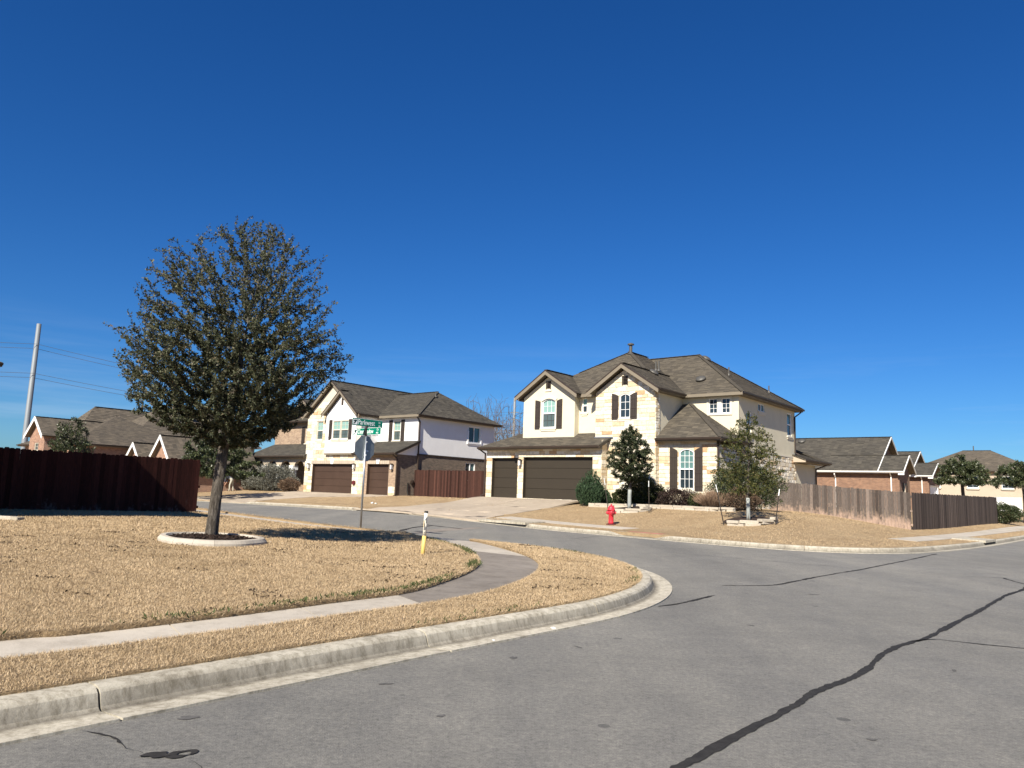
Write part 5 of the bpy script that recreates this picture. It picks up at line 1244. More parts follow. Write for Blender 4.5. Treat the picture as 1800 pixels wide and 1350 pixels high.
def brush():
    rng=np.random.default_rng(77); n=16000; P=np.c_[rng.uniform(-12,3,n),rng.uniform(100,114,n),.5+rng.uniform(0,1,n)**.8*10.6]; 
    o=leaf_mesh('brush',P,ball(n,rng)+np.array([0,0,.6]),.8,'leaf_dry',None,rng,.035); tag(o,'brown winter brush massed behind the roofs','brush',kind='stuff')
brush()
# shrubs -------------------------------------------------------
def shrub(name,loc,rx,ry,h,mat,ls,n,label,seed,group='shrubs by the stone house',up=.25,aspect=.45,hollow=.55,stems=14,pw=1.):
    rng=np.random.default_rng(seed); root=empty(name,loc); tag(root,label,'shrub',group)
    n=int(n*2.6); ls*=1.12; v=ball(n,rng); rad=rng.uniform(hollow**3,1.,n)**(1/3.); lob=1+.13*np.sin(4*np.arctan2(v[:,1],v[:,0])+seed)+.12*np.sin(7*v[:,2]+3*v[:,0]*2+seed*2)
    P=v*(rad*lob)[:,None]; P[:,2]=np.maximum(P[:,2]*.5+.5,0.02)**pw; P=P*np.array([rx,ry,h]); P[:,2]=np.maximum(P[:,2],.02)
    D=v*np.array([1,1,.6])+ball(n,rng)*.9+np.array([0,0,up]); leaf_mesh('foliage',P,D,ls,mat,root,rng,aspect)
    b=MB()
    for i in range(stems):
        t=rng.uniform(0,6.28); q=rng.uniform(.2,.75); b.tube([(0+.03*math.cos(t),.03*math.sin(t),-.05),(rx*q*.5*math.cos(t),ry*q*.5*math.sin(t),h*.4),(rx*q*math.cos(t),ry*q*math.sin(t),h*.78)],[.018,.012,.005],5)
    b.build('stems','bark_dark',root); return root
def at1(a,c,dz=0.): p=w1(a,c); return (p[0],p[1],z2(*p)+dz)
def at2(a,c,dz=0.): p=w2(a,c); return (p[0],p[1],z2(*p)+dz)
def juniper(loc,r,h,seed,label):
    rng=np.random.default_rng(seed); root=empty('juniper',loc); tag(root,label,'shrub','shrubs by the stone house'); P=[];D=[]
    for i in range(95):
        t=rng.uniform(0,6.28); q=math.sqrt(rng.uniform(0,1)); x,y=r*.62*q*math.cos(t),r*.62*q*math.sin(t); hh=h*(1-.5*q*q)*rng.uniform(.70,1.10); m=95
        z=rng.uniform(0,1,m)**.8*hh; w=.16*(np.sin(np.pi*np.clip(z/hh*.85+.15,0,1))+.1); a=rng.uniform(0,6.28,m); flare=1+.55*np.sin(np.pi*np.clip(z/h,0,1))
        P.append(np.c_[x*flare+w*np.cos(a),y*flare+w*np.sin(a),z]); D.append(np.c_[np.cos(a)*.5+x*.3,np.sin(a)*.5+y*.3,np.full(m,1.3)])
    leaf_mesh('foliage',np.vstack(P),np.vstack(D)+rng.normal(size=(95*95,3))*.15,.11,'leaf_juniper',root,rng,.28); b=MB(); b.tube([(0,0,-.1),(0,0,h*.6)],[.06,.02],8); b.build('stem','bark_dark',root)
juniper(at1(8.62,-1.0),.74,1.85,41,'rounded upright green juniper beside the double garage door')
juniper(at1(9.0,-.05,-.1),.2,.85,42,'small spiky juniper left of the compact evergreen')
shrub('boxwood',at1(10.25,-.45),.55,.5,.85,'leaf_boxwood',.06,2600,'round clipped boxwood under the compact evergreen',43)
shrub('tall_shrub',at1(11.15,-.25),.85,.6,1.6,'leaf_boxwood',.07,3600,'tall loose shrub right of the compact evergreen trunk',44,up=.6)
shrub('upright_shrub',at1(12.05,.35),.36,.34,1.1,'leaf_boxwood',.06,1300,'narrow upright shrub left of the bay window',45,up=.7)
shrub('purple_shrub',at1(13.25,-.05),.95,.5,.95,'leaf_purple',.065,2900,'purple brown shrub below the bay window',46)
shrub('boxwood',at1(14.2,.15),.38,.36,.72,'leaf_boxwood',.06,1200,'small green shrub right of the purple shrub',47)
shrub('large_shrub',at1(16.5,.9),1.75,1.2,2.25,'leaf_bush',.08,6500,'large dark shrub between the young oak and the weathered fence',48,up=.4,hollow=.3)
shrub('dry_shrub',at1(16.9,-.5),.9,.6,1.0,'leaf_dry',.06,1800,'brown dry shrub behind the young oak trunk',49)
def straw_mound(loc,r,h,seed,label):
    rng=np.random.default_rng(seed); root=empty('straw_mound',loc); tag(root,label,'ornamental grass'); n=2600; t=rng.uniform(0,6.28,n); q=rng.uniform(0,1,n); D=np.c_[np.cos(t)*q*1.1,np.sin(t)*q*1.1,np.full(n,.95)]; D/=np.linalg.norm(D,axis=1)[:,None]
    P=np.c_[np.cos(t)*q*r*.5,np.sin(t)*q*r*.5,np.zeros(n)]+D*(rng.uniform(0,.55,n)*h)[:,None]; leaf_mesh('blades',P,D+rng.normal(size=(n,3))*.12,h*.62,'straw',root,rng,.035)
straw_mound(at1(15.35,-.55),.62,.78,51,'cut straw coloured ornamental grass mound at the bay corner')
shrub('sage_shrub',at2(-3.6,-1.0),1.75,1.1,2.05,'leaf_sage',.085,5200,'tall silvery sage shrub before the porch columns',52,'shrubs by the white house',.5)
shrub('sage_shrub',at2(-5.4,-1.4),1.1,.9,1.5,'leaf_sage',.085,2600,'lower silvery sage shrub at the left of the porch',53,'shrubs by the white house',.5)
shrub('dry_shrub',at2(-1.75,-.75),.85,.6,.95,'leaf_dry',.07,2300,'low brown shrub beside the brown garage door',54,'shrubs by the white house')
shrub('clipped_bush',(36.0,56.0,.55),1.05,.95,1.35,'leaf_bush',.09,3600,'clipped green bush at the far end of the long fence',55,'shrubs along the main road')
shrub('low_shrub',at2(-10.8,.4),.35,.35,.8,'leaf_dense',.07,700,'dark rounded shrub right of the person bending down',56,'shrubs by the white house')
# ================================================================ garden edging
def edging(name,pts,bl,hh,th,label,seed,zf,courses=1,mat='limestone_edging'):
    root=empty(name); tag(root,label,'garden edging'); rng=np.random.default_rng(seed); P=np.asarray(pts,float); S=arclen(P)
    for c in range(courses):
        s=0.-(bl*.4 if c%2 else 0)
        while s<S[-1]-.05:
            L=bl*rng.uniform(.75,1.25); e=min(s+L,S[-1]); a=max(s,0)+.006; m=e-.006
            p=np.array([np.interp(a,S,P[:,0]),np.interp(a,S,P[:,1])]); q=np.array([np.interp(m,S,P[:,0]),np.interp(m,S,P[:,1])]); s=e
            d=q-p; l=np.hypot(*d)
            if l<.06: continue
            g=(p+q)/2; me=EDGE[int(rng.integers(len(EDGE)))]
            link('edging_stone',me,root,(g[0],g[1],zf(*g)+hh*(c+.5)-.03),math.atan2(d[1],d[0])+rng.uniform(-.03,.03),(l,th*rng.uniform(.9,1.1),hh*rng.uniform(.92,1.06)))
    return root
def edge_meshes():
    out=[]; rng=np.random.default_rng(9)
    for i in range(5):
        b=bmesh.new(); bmesh.ops.create_cube(b,size=1.); bmesh.ops.bevel(b,geom=b.edges[:],offset=.06,segments=1,affect='EDGES')
        for v in b.verts: v.co+=Vector(rng.uniform(-.025,.025,3))
        me=bpy.data.meshes.new('edging_stone'); b.to_mesh(me); b.free(); me.materials.append(M['limestone_edging']); out.append(me)
    return out
EDGE=edge_meshes()
c=np.array([-5.62,14.95]); zc=z1(*c); t=np.linspace(0,2*np.pi,60); ringp=np.c_[c[0]+.98*np.cos(t),c[1]+.98*np.sin(t)]
def ring_kerb():
    root=empty('tree_ring',(c[0],c[1],0)); tag(root,'pale concrete ring round the big oak','garden edging')
    prof=[(.98,-.08),(.975,.04),(.93,.095),(.84,.10),(.80,.06),(.79,-.08)]; n=16
    for k in range(n):
        V=[];F=[]; m=len(prof); st=4
        for i in range(st+1):
            a=2*math.pi*(k+.006+(i/st)*.988)/n; ww=1+.012*math.sin(5*a)+.008*math.sin(9*a+1)
            for r,z in prof:
                x,y=c[0]+r*ww*math.cos(a),c[1]+r*ww*math.sin(a); V.append((x-c[0],y-c[1],z1(x,y)+.02+z))
        for i in range(st):
            for j in range(m-1): F.append((i*m+j,i*m+j+1,(i+1)*m+j+1,(i+1)*m+j))
        F+=[tuple(range(m)),tuple(st*m+j for j in range(m))[::-1]]; o=build('ring_section',V,F,'concrete',root); fix_normals(o.data)
ring_kerb()
def mulch_bed():
    rng=np.random.default_rng(4); n=2600; q=np.sqrt(rng.uniform(0,1,n))*.80; a=rng.uniform(0,6.28,n); P=np.c_[c[0]+q*np.cos(a),c[1]+q*np.sin(a)]; P=np.c_[P,t1(P[:,0],P[:,1])+.06+rng.uniform(0,.025,n)+.05*(1-q/.86)]
    o=sheet('mulch_bed',np.c_[c[0]+.805*np.cos(t[:-1]),c[1]+.805*np.sin(t[:-1])],lambda x,y:t1(x,y)+.06+.05*(1-np.hypot(x-c[0],y-c[1])/.87),'mulch',.12); tag(o,kind='structure')
    D=ball(n,rng)*np.array([1,1,.35]); ch=leaf_mesh('mulch_chips',P,D,.05,'mulch',o,rng,.35); ch['kind']='stuff'
mulch_bed()
zz2=lambda x,y:z2(x,y)
def arc_pts(cx,cy,r,a0,a1,n=24): t=np.linspace(a0,a1,n); return np.c_[cx+r*np.cos(t),cy+r*np.sin(t)]
edging('bed_edging',[at1(8.9,-1.55)[:2],at1(10.0,-1.5)[:2],at1(11.8,-1.3)[:2],at1(13.5,-1.45)[:2],at1(15.0,-1.65)[:2],at1(16.3,-1.95)[:2],at1(17.0,-1.6)[:2]],.7,.11,.22,'pale limestone edging of the bed below the bay window',61,zz2,2)
edging('tree_edging',arc_pts(6.05,38.4,1.0,-2.9,.3),.7,.11,.22,'pale limestone blocks curving round the compact evergreen',62,zz2,2)
edging('tree_edging',arc_pts(9.95,32.0,1.05,-2.75,-.2),.75,.12,.22,'pale limestone blocks curving round the young oak',63,zz2,2)
edging('left_edging',[(-12.3,18.3),(-11.6,17.7),(-10.95,17.55)],.35,.12,.2,'pale limestone blocks at the left edge of the lawn',64,lambda x,y:z1(x,y))
def bed(name,out,zf,mat='mulch'):
    o=sheet(name,out,zf,mat,.5); tag(o,kind='structure'); return o
bed('garden_bed',[at1(8.9,-1.5)[:2],at1(10.0,-1.45)[:2],at1(11.8,-1.25)[:2],at1(13.5,-1.4)[:2],at1(15.0,-1.6)[:2],at1(16.3,-1.9)[:2],at1(17.0,-1.5)[:2],at1(17.2,2)[:2],at1(15.1,2)[:2],at1(15.1,.95)[:2],at1(11.7,.95)[:2],at1(11.5,.56)[:2],at1(8.8,.56)[:2]],lambda x,y:t2(x,y)+.09)
bed('tree_bed',[tuple(q) for q in arc_pts(6.05,38.4,.95,0,2*math.pi*.97,22)],lambda x,y:t2(x,y)+.07); bed('oak_bed',[tuple(q) for q in arc_pts(9.95,32.0,1.0,0,2*math.pi*.97,22)],lambda x,y:t2(x,y)+.07)
# stakes beside the young trees
def stake(p,lean,h,label):
    z=z2(*p); root=empty('tree_stake',(p[0],p[1],z)); tag(root,label,'stake','tree stakes'); b=MB(); q=(lean[0]*h,lean[1]*h,h); b.bar((0,0,-.15),q,.035,.035); b.bar((lean[0]*.12-.12,0,.08),(lean[0]*.12+.12,0,.10),.02,.03); b.build('rod','stake_metal',root)
    b=MB(); b.tube([(lean[0]*h*.82,lean[1]*h*.82,h*.82),(lean[0]*h*1.01,lean[1]*h*1.01,h*1.01)],.022,8); b.build('cap','sign_white',root)
stake((4.95,37.9),(-.16,0),1.65,'leaning stake between the juniper and the hydrant'); stake((6.75,37.0),(-.02,0),1.5,'upright stake right of the compact evergreen'); stake((8.85,31.6),(-.22,0),1.62,'left leaning stake of the young oak'); stake((10.75,31.15),(.16,.05),1.35,'right leaning stake of the young oak')
# ================================================================ street furniture
def stop_sign():
    p=(-4.43,23.55); z=z1(*p); H=empty('stop_sign',(*p,z)); tag(H,'back of an octagonal stop sign with green street name blades','street sign')
    b=MB(); b.tube([(0,0,-.2),(0,0,2.98)],.031,14); pole=b.build('pole','galvanised',H,True)
    x=Vector((*E2,0)); n=Vector((*E1,0)); up=Vector((0,0,1)); r=.38/math.cos(math.pi/8); cz=2.02+.38
    oc=[(r*math.cos(math.pi/8+i*math.pi/4),r*math.sin(math.pi/8+i*math.pi/4)) for i in range(8)]
    f=lambda o:(lambda s,t:tuple(x*s+up*(cz+t)-n*o)); MB().prism(oc,f(.034),f(.038)).build('octagon_plate','sign_back',H)
    b=MB(); b.prism([(s*.985,t*.985) for s,t in oc],f(.0385),f(.0395)); b.build('red_face','hydrant_red',H)
    b=MB(); q=x*.10+up*(cz-.07)-n*.033; b.bar(q-x*.05,q+x*.05,.002,.03); b.build('maker_label','sign_white',H)
    for t in (.2,-.2):
        b=MB(); b.lathe([(.012,0),(.012,.02),(.006,.028)],8); o=b.build('bolt','galvanised',H); o.location=tuple(up*(cz+t)+n*.03); o.rotation_euler=(0,R(90),math.atan2(E1[1],E1[0]))
    def blade(xd,nd,zc,L,h,name,texts,off):
        xd=Vector((*xd,0));nd=Vector((*nd,0)); g=lambda o:(lambda s,t:tuple(xd*(s+off)+up*(zc+t)+nd*o)); R4=lambda a,b2:[(-a,-b2),(a,-b2),(a,b2),(-a,b2)]
        o=MB().prism(R4(L/2,h/2),g(-.0015),g(.0015)).build(name,'sign_white',H)
        MB().prism(R4(L/2-.007,h/2-.007),g(.0017),g(.0027)).build('green_panel','sign_green',o); MB().prism(R4(L/2-.012,h/2-.012),g(-.0017),g(-.0027)).build('green_panel','sign_green',o)
        # emblem: white square with a dark sweep
        ex=-L/2+.115; q=.082; MB().prism([(ex+s*q,t*q) for s,t in R4(1,1)],g(.0029),g(.0034)).build('emblem','sign_white',o)
        MB().prism([(ex-.066+.0*i,-.05) for i in range(1)]+[(ex-.066,-.062),(ex-.02,-.062),(ex+.064,.035),(ex+.064,.065),(ex+.03,.065)],g(.0036),g(.0040)).build('emblem_stroke','sign_dark',o)
        MB().prism([(ex+.05*math.cos(t)-.012,.03+.034*math.sin(t)) for t in np.linspace(0,2*math.pi,10)[:-1]],g(.00345),g(.0038)).build('emblem_leaf','sign_dark',o)
        for txt,sx,tz,size,sxs in texts:
            cu=bpy.data.curves.new('lettering','FONT'); cu.body=txt; cu.size=size; cu.extrude=.0006; cu.offset=size*.004
            to=bpy.data.objects.new('lettering',cu); COL.objects.link(to); bpy.context.view_layer.update(); me=bpy.data.meshes.new_from_object(to.evaluated_get(bpy.context.evaluated_depsgraph_get())); bpy.data.objects.remove(to)
            me.materials.clear(); me.materials.append(M['sign_white']); l=link('lettering',me,o); m=Matrix((xd*sxs,up,nd)).transposed().to_4x4(); m.translation=xd*(sx+off)+up*(zc+tz)+nd*.0035; l.matrix_local=m
    blade(E2,E1,3.19,1.20,.235,'street_name_blade',[('Parkwest',-.385,-.068,.225,.80),('Dr',.44,.015,.08,.9),('200',.43,-.075,.06,.9)],.03)
    blade(E1,-E2,2.925,1.30,.215,'street_name_blade',[('Clear Shadow',-.43,-.06,.19,.68),('Cv',.46,.02,.085,.9),('400',.43,-.075,.075,.9)],.02)
    b=MB(); b.box(-.035,.035,-.035,.035,2.80,2.86); b.box(-.028,.028,-.05,.05,3.0,3.09); b.box(-.022,.022,-.03,.03,2.86,3.09); b.build('bracket','black_plastic',H)
    o=MB(); o.bar(tuple(-Vector((*E2,0))*.05+up*2.80),tuple(Vector((*E2,0))*.02+up*3.1),.05,.05); o.build('clamp','black_plastic',H)
stop_sign()
def marker():
    p=(-1.6,15.0); z=z1(*p); H=empty('marker_post',(*p,z)); tag(H,'yellow and white utility marker post with black cap on the lawn','marker post'); L=lambda h:(.035*h,.0,h)
    def seg(name,h0,h1,r,mat): b=MB(); b.tube([L(h0),L((h0+h1)/2),L(h1)],r,16); return b.build(name,mat,H,True)
    seg('base_tube','' or -.1,.36,.040,'post_yellow'); seg('sleeve',.36,.80,.034,'post_white'); seg('cap',.80,.835,.037,'black_plastic')
    rng=np.random.default_rng(8)
    for k,(h0,h1,a0,a1,m) in enumerate([(.47,.60,-2.1,-1.5,'decal_grey'),(.48,.54,-1.35,-.9,'decal_grey'),(.56,.68,-2.0,-1.6,'decal_grey'),(.60,.72,-1.2,-.75,'decal_grey'),(.53,.66,-2.5,-2.2,'post_yellow'),(.385,.395,-2.2,-1.0,'decal_grey'),(.41,.44,-1.7,-1.4,'decal_grey'),(.66,.70,-1.55,-1.3,'decal_grey')]):
        V=[];n=5
        for h in (h0,h1):
            for i in range(n): a=a0+(a1-a0)*i/(n-1); V.append((.035*h+.0352*math.cos(a),.0352*math.sin(a),h))
        build('decal',V,[(i,i+1,n+i+1,n+i) for i in range(n-1)],m,H)
marker()
def hydrant():
    p=(4.52,33.85); z=z2(*p)
    H=empty('fire_hydrant',(*p,z)); tag(H,'red fire hydrant standing near the far kerb','hydrant'); H.scale=(1.12,)*3
    MB().lathe([(.19,-.05),(.19,.035),(.125,.05)],20).build('base_flange','hydrant_dark',H,False)
    MB().lathe([(.105,.035),(.105,.10),(.098,.12),(.096,.38),(.13,.41),(.135,.46),(.13,.50),(.115,.52),(.115,.56)],20).build('barrel','hydrant_red',H,True)
    MB().lathe([(.155,.555),(.158,.585),(.135,.60),(.125,.66),(.095,.715),(.045,.745),(.034,.75)],20).build('bonnet','hydrant_red',H,True)
    MB().lathe([(.034,.745),(.034,.79),(.026,.80)],5).build('operating_nut','hydrant_red',H)
    for ang,r,l in ((math.pi/2,.085,.20),(0,.062,.21),(math.pi,.062,.21)):
        a=ang+R(-165); o=MB().lathe([(r*.85,.06),(r*.85,.11),(r*1.12,.115),(r*1.12,.165),(r*.8,.18),(r*.3,.185),(r*.3,l),(r*.2,l+.01)],14,ax=0).build('nozzle','hydrant_red',H,True); o.location=(0,0,.46); o.rotation_euler=(0,0,a)
        if ang==math.pi/2:
            MB().lathe([(.07,.187),(.05,.19)],12,ax=0).build('nozzle_face','hydrant_dark',o)
    for k in range(8):
        a=k*math.pi/4; o=MB().lathe([(.014,0),(.014,.03)],6).build('flange_bolt','hydrant_dark',H); o.location=(.14*math.cos(a),.14*math.sin(a),.53)
hydrant()
def utility_pole(loc,h,r0,r1,label,arms):
    H=empty('transmission_pole',loc); tag(H,label,'pole','steel transmission poles'); MB().lathe([(r0,-2),(r0,0),(r1,h),(r1*.8,h+.05)],14).build('shaft','pole_steel',H,True)
    for z,l in arms:
        b=MB(); d=Vector((math.cos(.72),math.sin(.72),0)).cross(Vector((0,0,1))); b.bar(tuple(-d*l+Vector((0,0,z))),tuple(d*l+Vector((0,0,z))),.12,.16); b.build('crossarm','pole_steel',H)
    return H
PA=(-75.8,120.,0.);PB=(.85,193.,0.)
utility_pole(PA,25.6,.46,.34,'tall pale transmission pole rising behind the dark fence',[]); utility_pole(PB,25.3,.42,.3,'distant transmission pole left of the cream gable',[(21.6,1.7),(19.8,1.2)])
def wire(p,q,sag,label,r=.028):
    pts=[]
    for i in range(41):
        t=i/40; pts.append(tuple(p[k]+(q[k]-p[k])*t-(sag*4*t*(1-t) if k==2 else 0) for k in range(3)))
    o=MB().tube(pts,r,4).build('power_wire','wire'); tag(o,label,'wire','power wires between the poles')
dx=Vector((math.sin(.72),-math.cos(.72),0))
for k,(z,s,off,l) in enumerate([(22.3,3.2,.45,'topmost power wire between the poles'),(21.7,3.2,-.45,'second power wire between the poles'),(17.6,2.6,.5,'third power wire between the poles'),(17.0,2.6,-.4,'lowest power wire between the poles')]):
    a=Vector(PA)+dx*off+Vector((0,0,z)); b_=Vector(PB)+dx*off*1.5+Vector((0,0,z-.6)); wire(a,b_,s,l); d=(a-b_); wire(a,a+d*.9+Vector((0,0,1)),s,l.replace('between the poles','left of the tall pole'))
    wire(b_,b_-d*.8,s,l.replace('between the poles','right of the distant pole'))
def mailbox():
    p=np.array([-23.2,60.5]); H=empty('mailbox',(p[0],p[1],z2(*p)),HROT); tag(H,'white mailbox on a pale post past the dark fence end','mailbox'); b=MB(); b.box(-.05,.05,-.05,.05,-.1,1.05); b.build('post','trim_white',H)
    b=MB(); pr=[(-.13,0),(.13,0),(.13,.16)]+[(.13*math.cos(t),.16+.13*math.sin(t)) for t in np.linspace(0,math.pi,8)[1:-1]]+[(-.13,.16)]; b.prism([(s,z+1.05) for s,z in pr],lambda s,z:(s,-.3,z),lambda s,z:(s,.25,z)); b.build('box','trim_white',H)
    b=MB(); b.prism([(s*.85,z*.9+1.07) for s,z in pr],lambda s,z:(s,-.315,z),lambda s,z:(s,-.302,z)); b.build('mailbox_door','vent_grey',H)
mailbox()
def person():
    p=(-21.35,59.6); z=z2(*p); H=empty('person',(*p,z)); tag(H,'person in dark grey top and pale trousers bending down behind the oak trunk','person')
    J={'pel':(0,0,.93,.15),'sp':(-.17,0,1.06,.14),'ch':(-.38,0,1.10,.17),'nk':(-.53,0,1.08,.065),'hd':(-.63,0,1.05,.09),'ht':(-.72,0,1.0,.075)}
    for s,n in ((.1,'l'),(-.1,'r')):
        f=.1 if n=='l' else -.12
        J.update({n+'hip':(.03,s,.87,.10),n+'kn':(-.02+f*.6,s*1.1,.48,.068),n+'an':(.03+f,s*1.1,.09,.048),n+'to':(-.13+f,s*1.15,.045,.04),n+'sh':(-.40,s*1.9,1.08,.068),n+'el':(-.42,s*2.3,.80,.05),n+'wr':(-.52,s*1.9,.57,.036),n+'ha':(-.56,s*1.8,.48,.04)})
    E=[('pel','sp'),('sp','ch'),('ch','nk'),('nk','hd'),('hd','ht')]
    for n in 'lr': E+=[('pel',n+'hip'),(n+'hip',n+'kn'),(n+'kn',n+'an'),(n+'an',n+'to'),('ch',n+'sh'),(n+'sh',n+'el'),(n+'el',n+'wr'),(n+'wr',n+'ha')]
    K=list(J); 
    for n,s in (('l',1),('r',-1)):
        h=J[n+'ha']
        for i,(dy,l) in enumerate(((-.03,.07),(-.01,.085),(.012,.08),(.032,.065))):
            J[f'{n}f{i}']=(h[0]-.015,h[1]+dy,h[2]-.05,.010); J[f'{n}g{i}']=(h[0]+.0,h[1]+dy,h[2]-.05-l*.8,.008); E+=[(n+'ha',f'{n}f{i}'),(f'{n}f{i}',f'{n}g{i}')]
        J[n+'t0']=(h[0]-.045,h[1]-.035*s,h[2]-.01,.011); J[n+'t1']=(h[0]-.055,h[1]-.04*s,h[2]-.055,.009); E+=[(n+'ha',n+'t0'),(n+'t0',n+'t1')]
    K=list(J); me=bpy.data.meshes.new('body'); me.from_pydata([J[k][:3] for k in K],[(K.index(a),K.index(b)) for a,b in E],[]); o=link('body',me,H)
    m=o.modifiers.new('skin','SKIN'); sv=me.skin_vertices[0].data
    for i,k in enumerate(K): sv[i].radius=(J[k][3],)*2; sv[i].use_root=(k=='pel')
    o.modifiers.new('sub','SUBSURF').levels=2; o.modifiers['sub'].render_levels=2
    bpy.context.view_layer.update(); nm=bpy.data.meshes.new_from_object(o.evaluated_get(bpy.context.evaluated_depsgraph_get())); bpy.data.objects.remove(o); o=link('body',nm,H)
    nm.materials.clear()
    for k in ('shirt_grey','trousers_khaki','skin','hair_dark','black_plastic'): nm.materials.append(M[k])
    C_=np.array([J[k][:3] for k in K]); 
    for pl in nm.polygons:
        q=np.array(pl.center); k=K[int(np.argmin(((C_-q)**2).sum(1)))]; pl.use_smooth=True
        if k in('pel','lhip','rhip','lkn','rkn','lan','ran') and not(k=='pel' and q[2]>.97): i=1
        elif k in ('lto','rto'): i=4
        elif k in('nk','hd','ht') or k[1:] in ('wr','ha') or k[1] in 'fgt' and len(k)==3: i=2
        else: i=0
        pl.material_index=i
    b=bmesh.new(); bmesh.ops.create_uvsphere(b,u_segments=12,v_segments=8,radius=.1); bmesh.ops.translate(b,verts=b.verts,vec=(-.645,0,1.062)); hm=bpy.data.meshes.new('hair'); b.to_mesh(hm); b.free(); hm.materials.append(M['hair_dark']); link('hair',hm,H)
person()
def litter():
    for i,(x,y,s) in enumerate([(-8.0,45.7,.09),(-7.75,45.45,.07)]):
        o=MB().lathe([(s*.3,0),(s,.02),(s*.9,s*.9),(s*.3,s*1.2)],9).build('garden_light','litter_white',None,True); o.location=(x,y,z2(x,y)); tag(o,['larger white garden lamp on the white house lawn','smaller white garden lamp on the white house lawn'][i],'garden lamp')
    for i,(u,l) in enumerate([((.55,8.83),'crumpled white litter scrap in the near gutter'),((-.10,8.0),'tiny pale litter scrap further left in the near gutter')]):
        b=bmesh.new(); bmesh.ops.create_icosphere(b,subdivisions=1,radius=.022 if i==0 else .012)
        for k,v in enumerate(b.verts): v.co.x*=1.7; v.co.z*=.45; v.co+=Vector((.006*math.sin(k*7),.006*math.cos(k*5),.004*math.sin(k*3)))
        me=bpy.data.meshes.new('litter'); b.to_mesh(me); b.free(); me.materials.append(M['litter_white']); o=link('litter',me,None,(u[0],u[1],.022)); tag(o,l,'litter')
litter()
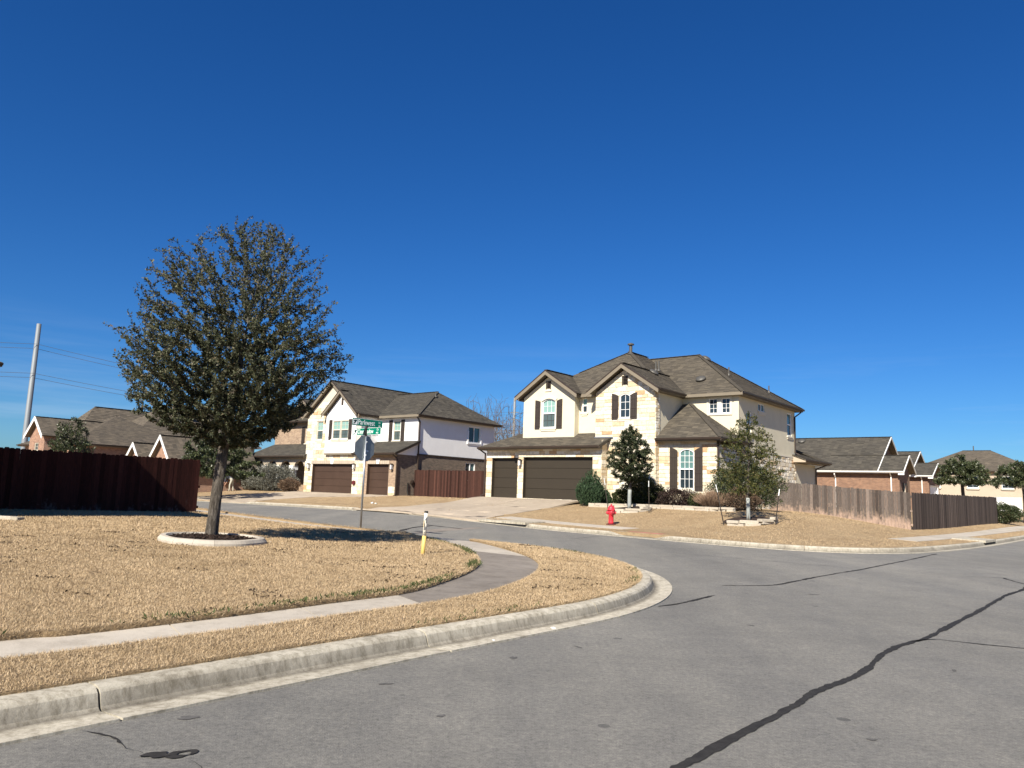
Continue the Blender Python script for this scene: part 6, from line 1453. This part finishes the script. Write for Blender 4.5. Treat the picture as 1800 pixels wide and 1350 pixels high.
# ================================================================ dormant grass
def blades():
    rng=np.random.default_rng(123); Vs=[];Ws=[]
    def zone(poly,tf,dens,n_try,lsize,wsize,hole=None,weed=None):
        poly=np.asarray(poly); mn,mx=poly.min(0),poly.max(0); m=int(n_try)
        x=rng.uniform(mn[0],mx[0],m); y=rng.uniform(mn[1],mx[1],m); k=in_poly(poly,x,y); x,y=x[k],y[k]
        u=x/np.maximum(y,.1); k=(y>1.5)&(np.abs(u)<.80); x,y=x[k],y[k]; d=np.hypot(x,y); pr=dens(d); k=rng.uniform(0,1,len(x))<pr
        x,y,d=x[k],y[k],d[k]
        if hole: k=np.hypot(x-hole[0],y-hole[1])>hole[2]; x,y,d=x[k],y[k],d[k]
        z=tf(x,y)+.008; n=len(x); a=rng.uniform(0,6.28,n); L=lsize(d)*rng.uniform(.5,1.3,n); w=wsize(d)*rng.uniform(.7,1.3,n); le=rng.uniform(.35,1.45,n); b=rng.uniform(0,6.28,n)
        P=np.c_[x,y,z]; S=np.c_[np.cos(a),np.sin(a),np.zeros(n)]; T=np.c_[np.cos(b)*np.sin(le),np.sin(b)*np.sin(le),np.cos(le)]
        return np.stack([P-S*w[:,None]/2,P+S*w[:,None]/2,P+T*L[:,None]],1).reshape(-1,3)
    lz=lambda d:np.interp(d,[4,10,20,30],[.024,.030,.040,.045]); wz=lambda d:np.interp(d,[4,8,14,22,30],[.0034,.0042,.0065,.011,.016])
    near=lambda x,y:t1(x,y)+.010
    V=[]
    box=lambda P,x0,x1,y0,y1:np.array([p for p in clip(clip(clip(clip([tuple(q) for q in P],lambda p:p[0]-x0),lambda p:x1-p[0]),lambda p:p[1]-y0),lambda p:y1-p[1])])
    V.append(zone(box(stripA,-6.5,3,3.6,22),near,lambda d:np.interp(d,[4,6,9,14,22],[1,1,.7,.35,.16]),1500000,lz,wz))
    V.append(zone(box(L1,-17,1,4.5,27),near,lambda d:np.interp(d,[5,8,11,16,24,34],[1,.85,.55,.24,.09,.05]),3400000,lz,wz,(c[0],c[1],.93)))
    V.append(zone(stripB,near,lambda d:np.interp(d,[20,40],[.5,.25]),60000,lz,wz))
    # turf hanging over the edges of walk and kerb
    for (L,sd,cnt) in ((W_IN,1,26000),(W_OUT,-1,20000),(K1[:i_r0],1,30000)):
        t_=np.gradient(L,axis=0); t_/=np.hypot(*t_.T)[:,None]; nn=np.c_[-t_[:,1],t_[:,0]]*sd; S=arclen(L); s_=rng.uniform(0,S[-1],cnt); q=np.c_[np.interp(s_,S,L[:,0]),np.interp(s_,S,L[:,1])]; m=np.c_[np.interp(s_,S,nn[:,0]),np.interp(s_,S,nn[:,1])]
        k=(q[:,1]>3.4)&(q[:,1]<22)&(np.abs(q[:,0])<.8*q[:,1]); q,m=q[k],m[k]; n=len(q); q=q+m*rng.uniform(-.012,.05,n)[:,None]; z=t1(q[:,0],q[:,1])+rng.uniform(-.03,.012,n); P=np.c_[q,z]; d=np.hypot(q[:,0],q[:,1])
        le=rng.uniform(.2,1.5,n); T=np.c_[-m*np.sin(le)[:,None]+rng.normal(size=(n,2))*.35,np.cos(le)+.05]; T/=np.linalg.norm(T,axis=1)[:,None]; a=rng.uniform(0,6.28,n); S3=np.c_[np.cos(a),np.sin(a),0*a]*(wz(d)*1.1)[:,None]/2; Ln=lz(d)*rng.uniform(.6,1.4,n)*1.15
        V.append(np.stack([P-S3,P+S3,P+T*Ln[:,None]],1).reshape(-1,3))
    V=np.vstack(V); n=len(V)//3; print('blades',n)
    o=build_np('grass',V,np.arange(len(V)).reshape(-1,3),3,'grass_blade'); tag(o,'short tan dormant grass of the near lawn','grass',kind='stuff')
    # far lawn tufts
    farz=lambda x,y:t2(x,y)+.0
    k=0
    m=260000; x=rng.uniform(-12,34,m); y=rng.uniform(24,56,m); ok=in_poly(L2,x,y); d=dist(K2,x,y); ok&=(d<11)&(np.abs(x)<.72*y)
    la=(np.c_[x,y]-O1)@E1; lc=(np.c_[x,y]-O1)@E2; lb=(np.c_[x,y]-O2)@E1; ok&=~((la>-1.1)&(la<7.8)&(lc<1))&~((lb>-2.2)&(lb<5.8)&(lc<1))&~((lc>-1.5)&(la>8)&(la<17))&~((d>.95)&(d<2.2)&((x>15.5)|((x<4.6))))&~((x>3.6)&(x<6.6)&(d<2.4)&(y<31.5))
    x,y=x[ok],y[ok]; n=len(x); z=t2(x,y); a=rng.uniform(0,6.28,n); le=rng.uniform(.1,1.2,n); b=rng.uniform(0,6.28,n); L=.04*rng.uniform(.5,1.3,n); S=np.c_[np.cos(a),np.sin(a),0*a]*.007; P=np.c_[x,y,z]; T=np.c_[np.cos(b)*np.sin(le),np.sin(b)*np.sin(le),np.cos(le)]*L[:,None]
    V=np.stack([P-S,P+S,P+T],1).reshape(-1,3); o=build_np('grass',V,np.arange(len(V)).reshape(-1,3),3,'grass_blade'); tag(o,'short tan dormant grass of the stone house lawn','grass',kind='stuff')
    # green weeds along the walk and kerb edges, dead leaves on the lawn
    P=[]
    for (L,off,cnt,sp) in ((W_IN,-.10,6500,.05),(offset(K1,.08),0,2200,.045)):
        S=arclen(L); cen=rng.uniform(0,S[-1],40); s=np.clip(cen[rng.integers(40,size=cnt)]+rng.normal(size=cnt)*.3,0,S[-1]); q=np.c_[np.interp(s,S,L[:,0]),np.interp(s,S,L[:,1])]+rng.normal(size=(cnt,2))*sp
        if off: q[:,0]-=.06; q[:,1]+=.05
        q=q[(q[:,1]>3)&(q[:,1]<20)]; P.append(q)
    P=np.vstack(P); n=len(P); P=np.c_[P,t1(P[:,0],P[:,1])+.005]; o=leaf_mesh('weeds',P,ball(n,rng)*.8+np.array([0,0,.8]),.055,'weed',None,rng,.22); tag(o,'green weeds along the walk and kerb edges','weeds',kind='stuff')
    cen=np.c_[rng.uniform(-9,1.5,120),rng.uniform(7,20,120)]; q=cen[(rng.uniform(0,1,3000)**1.7*120).astype(int)]+rng.normal(size=(3000,2))*np.array([.13,.06]); q=q[in_poly(L1,q[:,0],q[:,1])|in_poly(stripA,q[:,0],q[:,1])]; n=len(q); P=np.c_[q,t1(q[:,0],q[:,1])+.03]; o=leaf_mesh('dead_leaves',P,ball(n,rng)*np.array([1,1,.35]),.038,'leaf_brown',None,rng,.5); tag(o,'brown dead leaves scattered over the near lawn','leaves',kind='stuff')
blades()
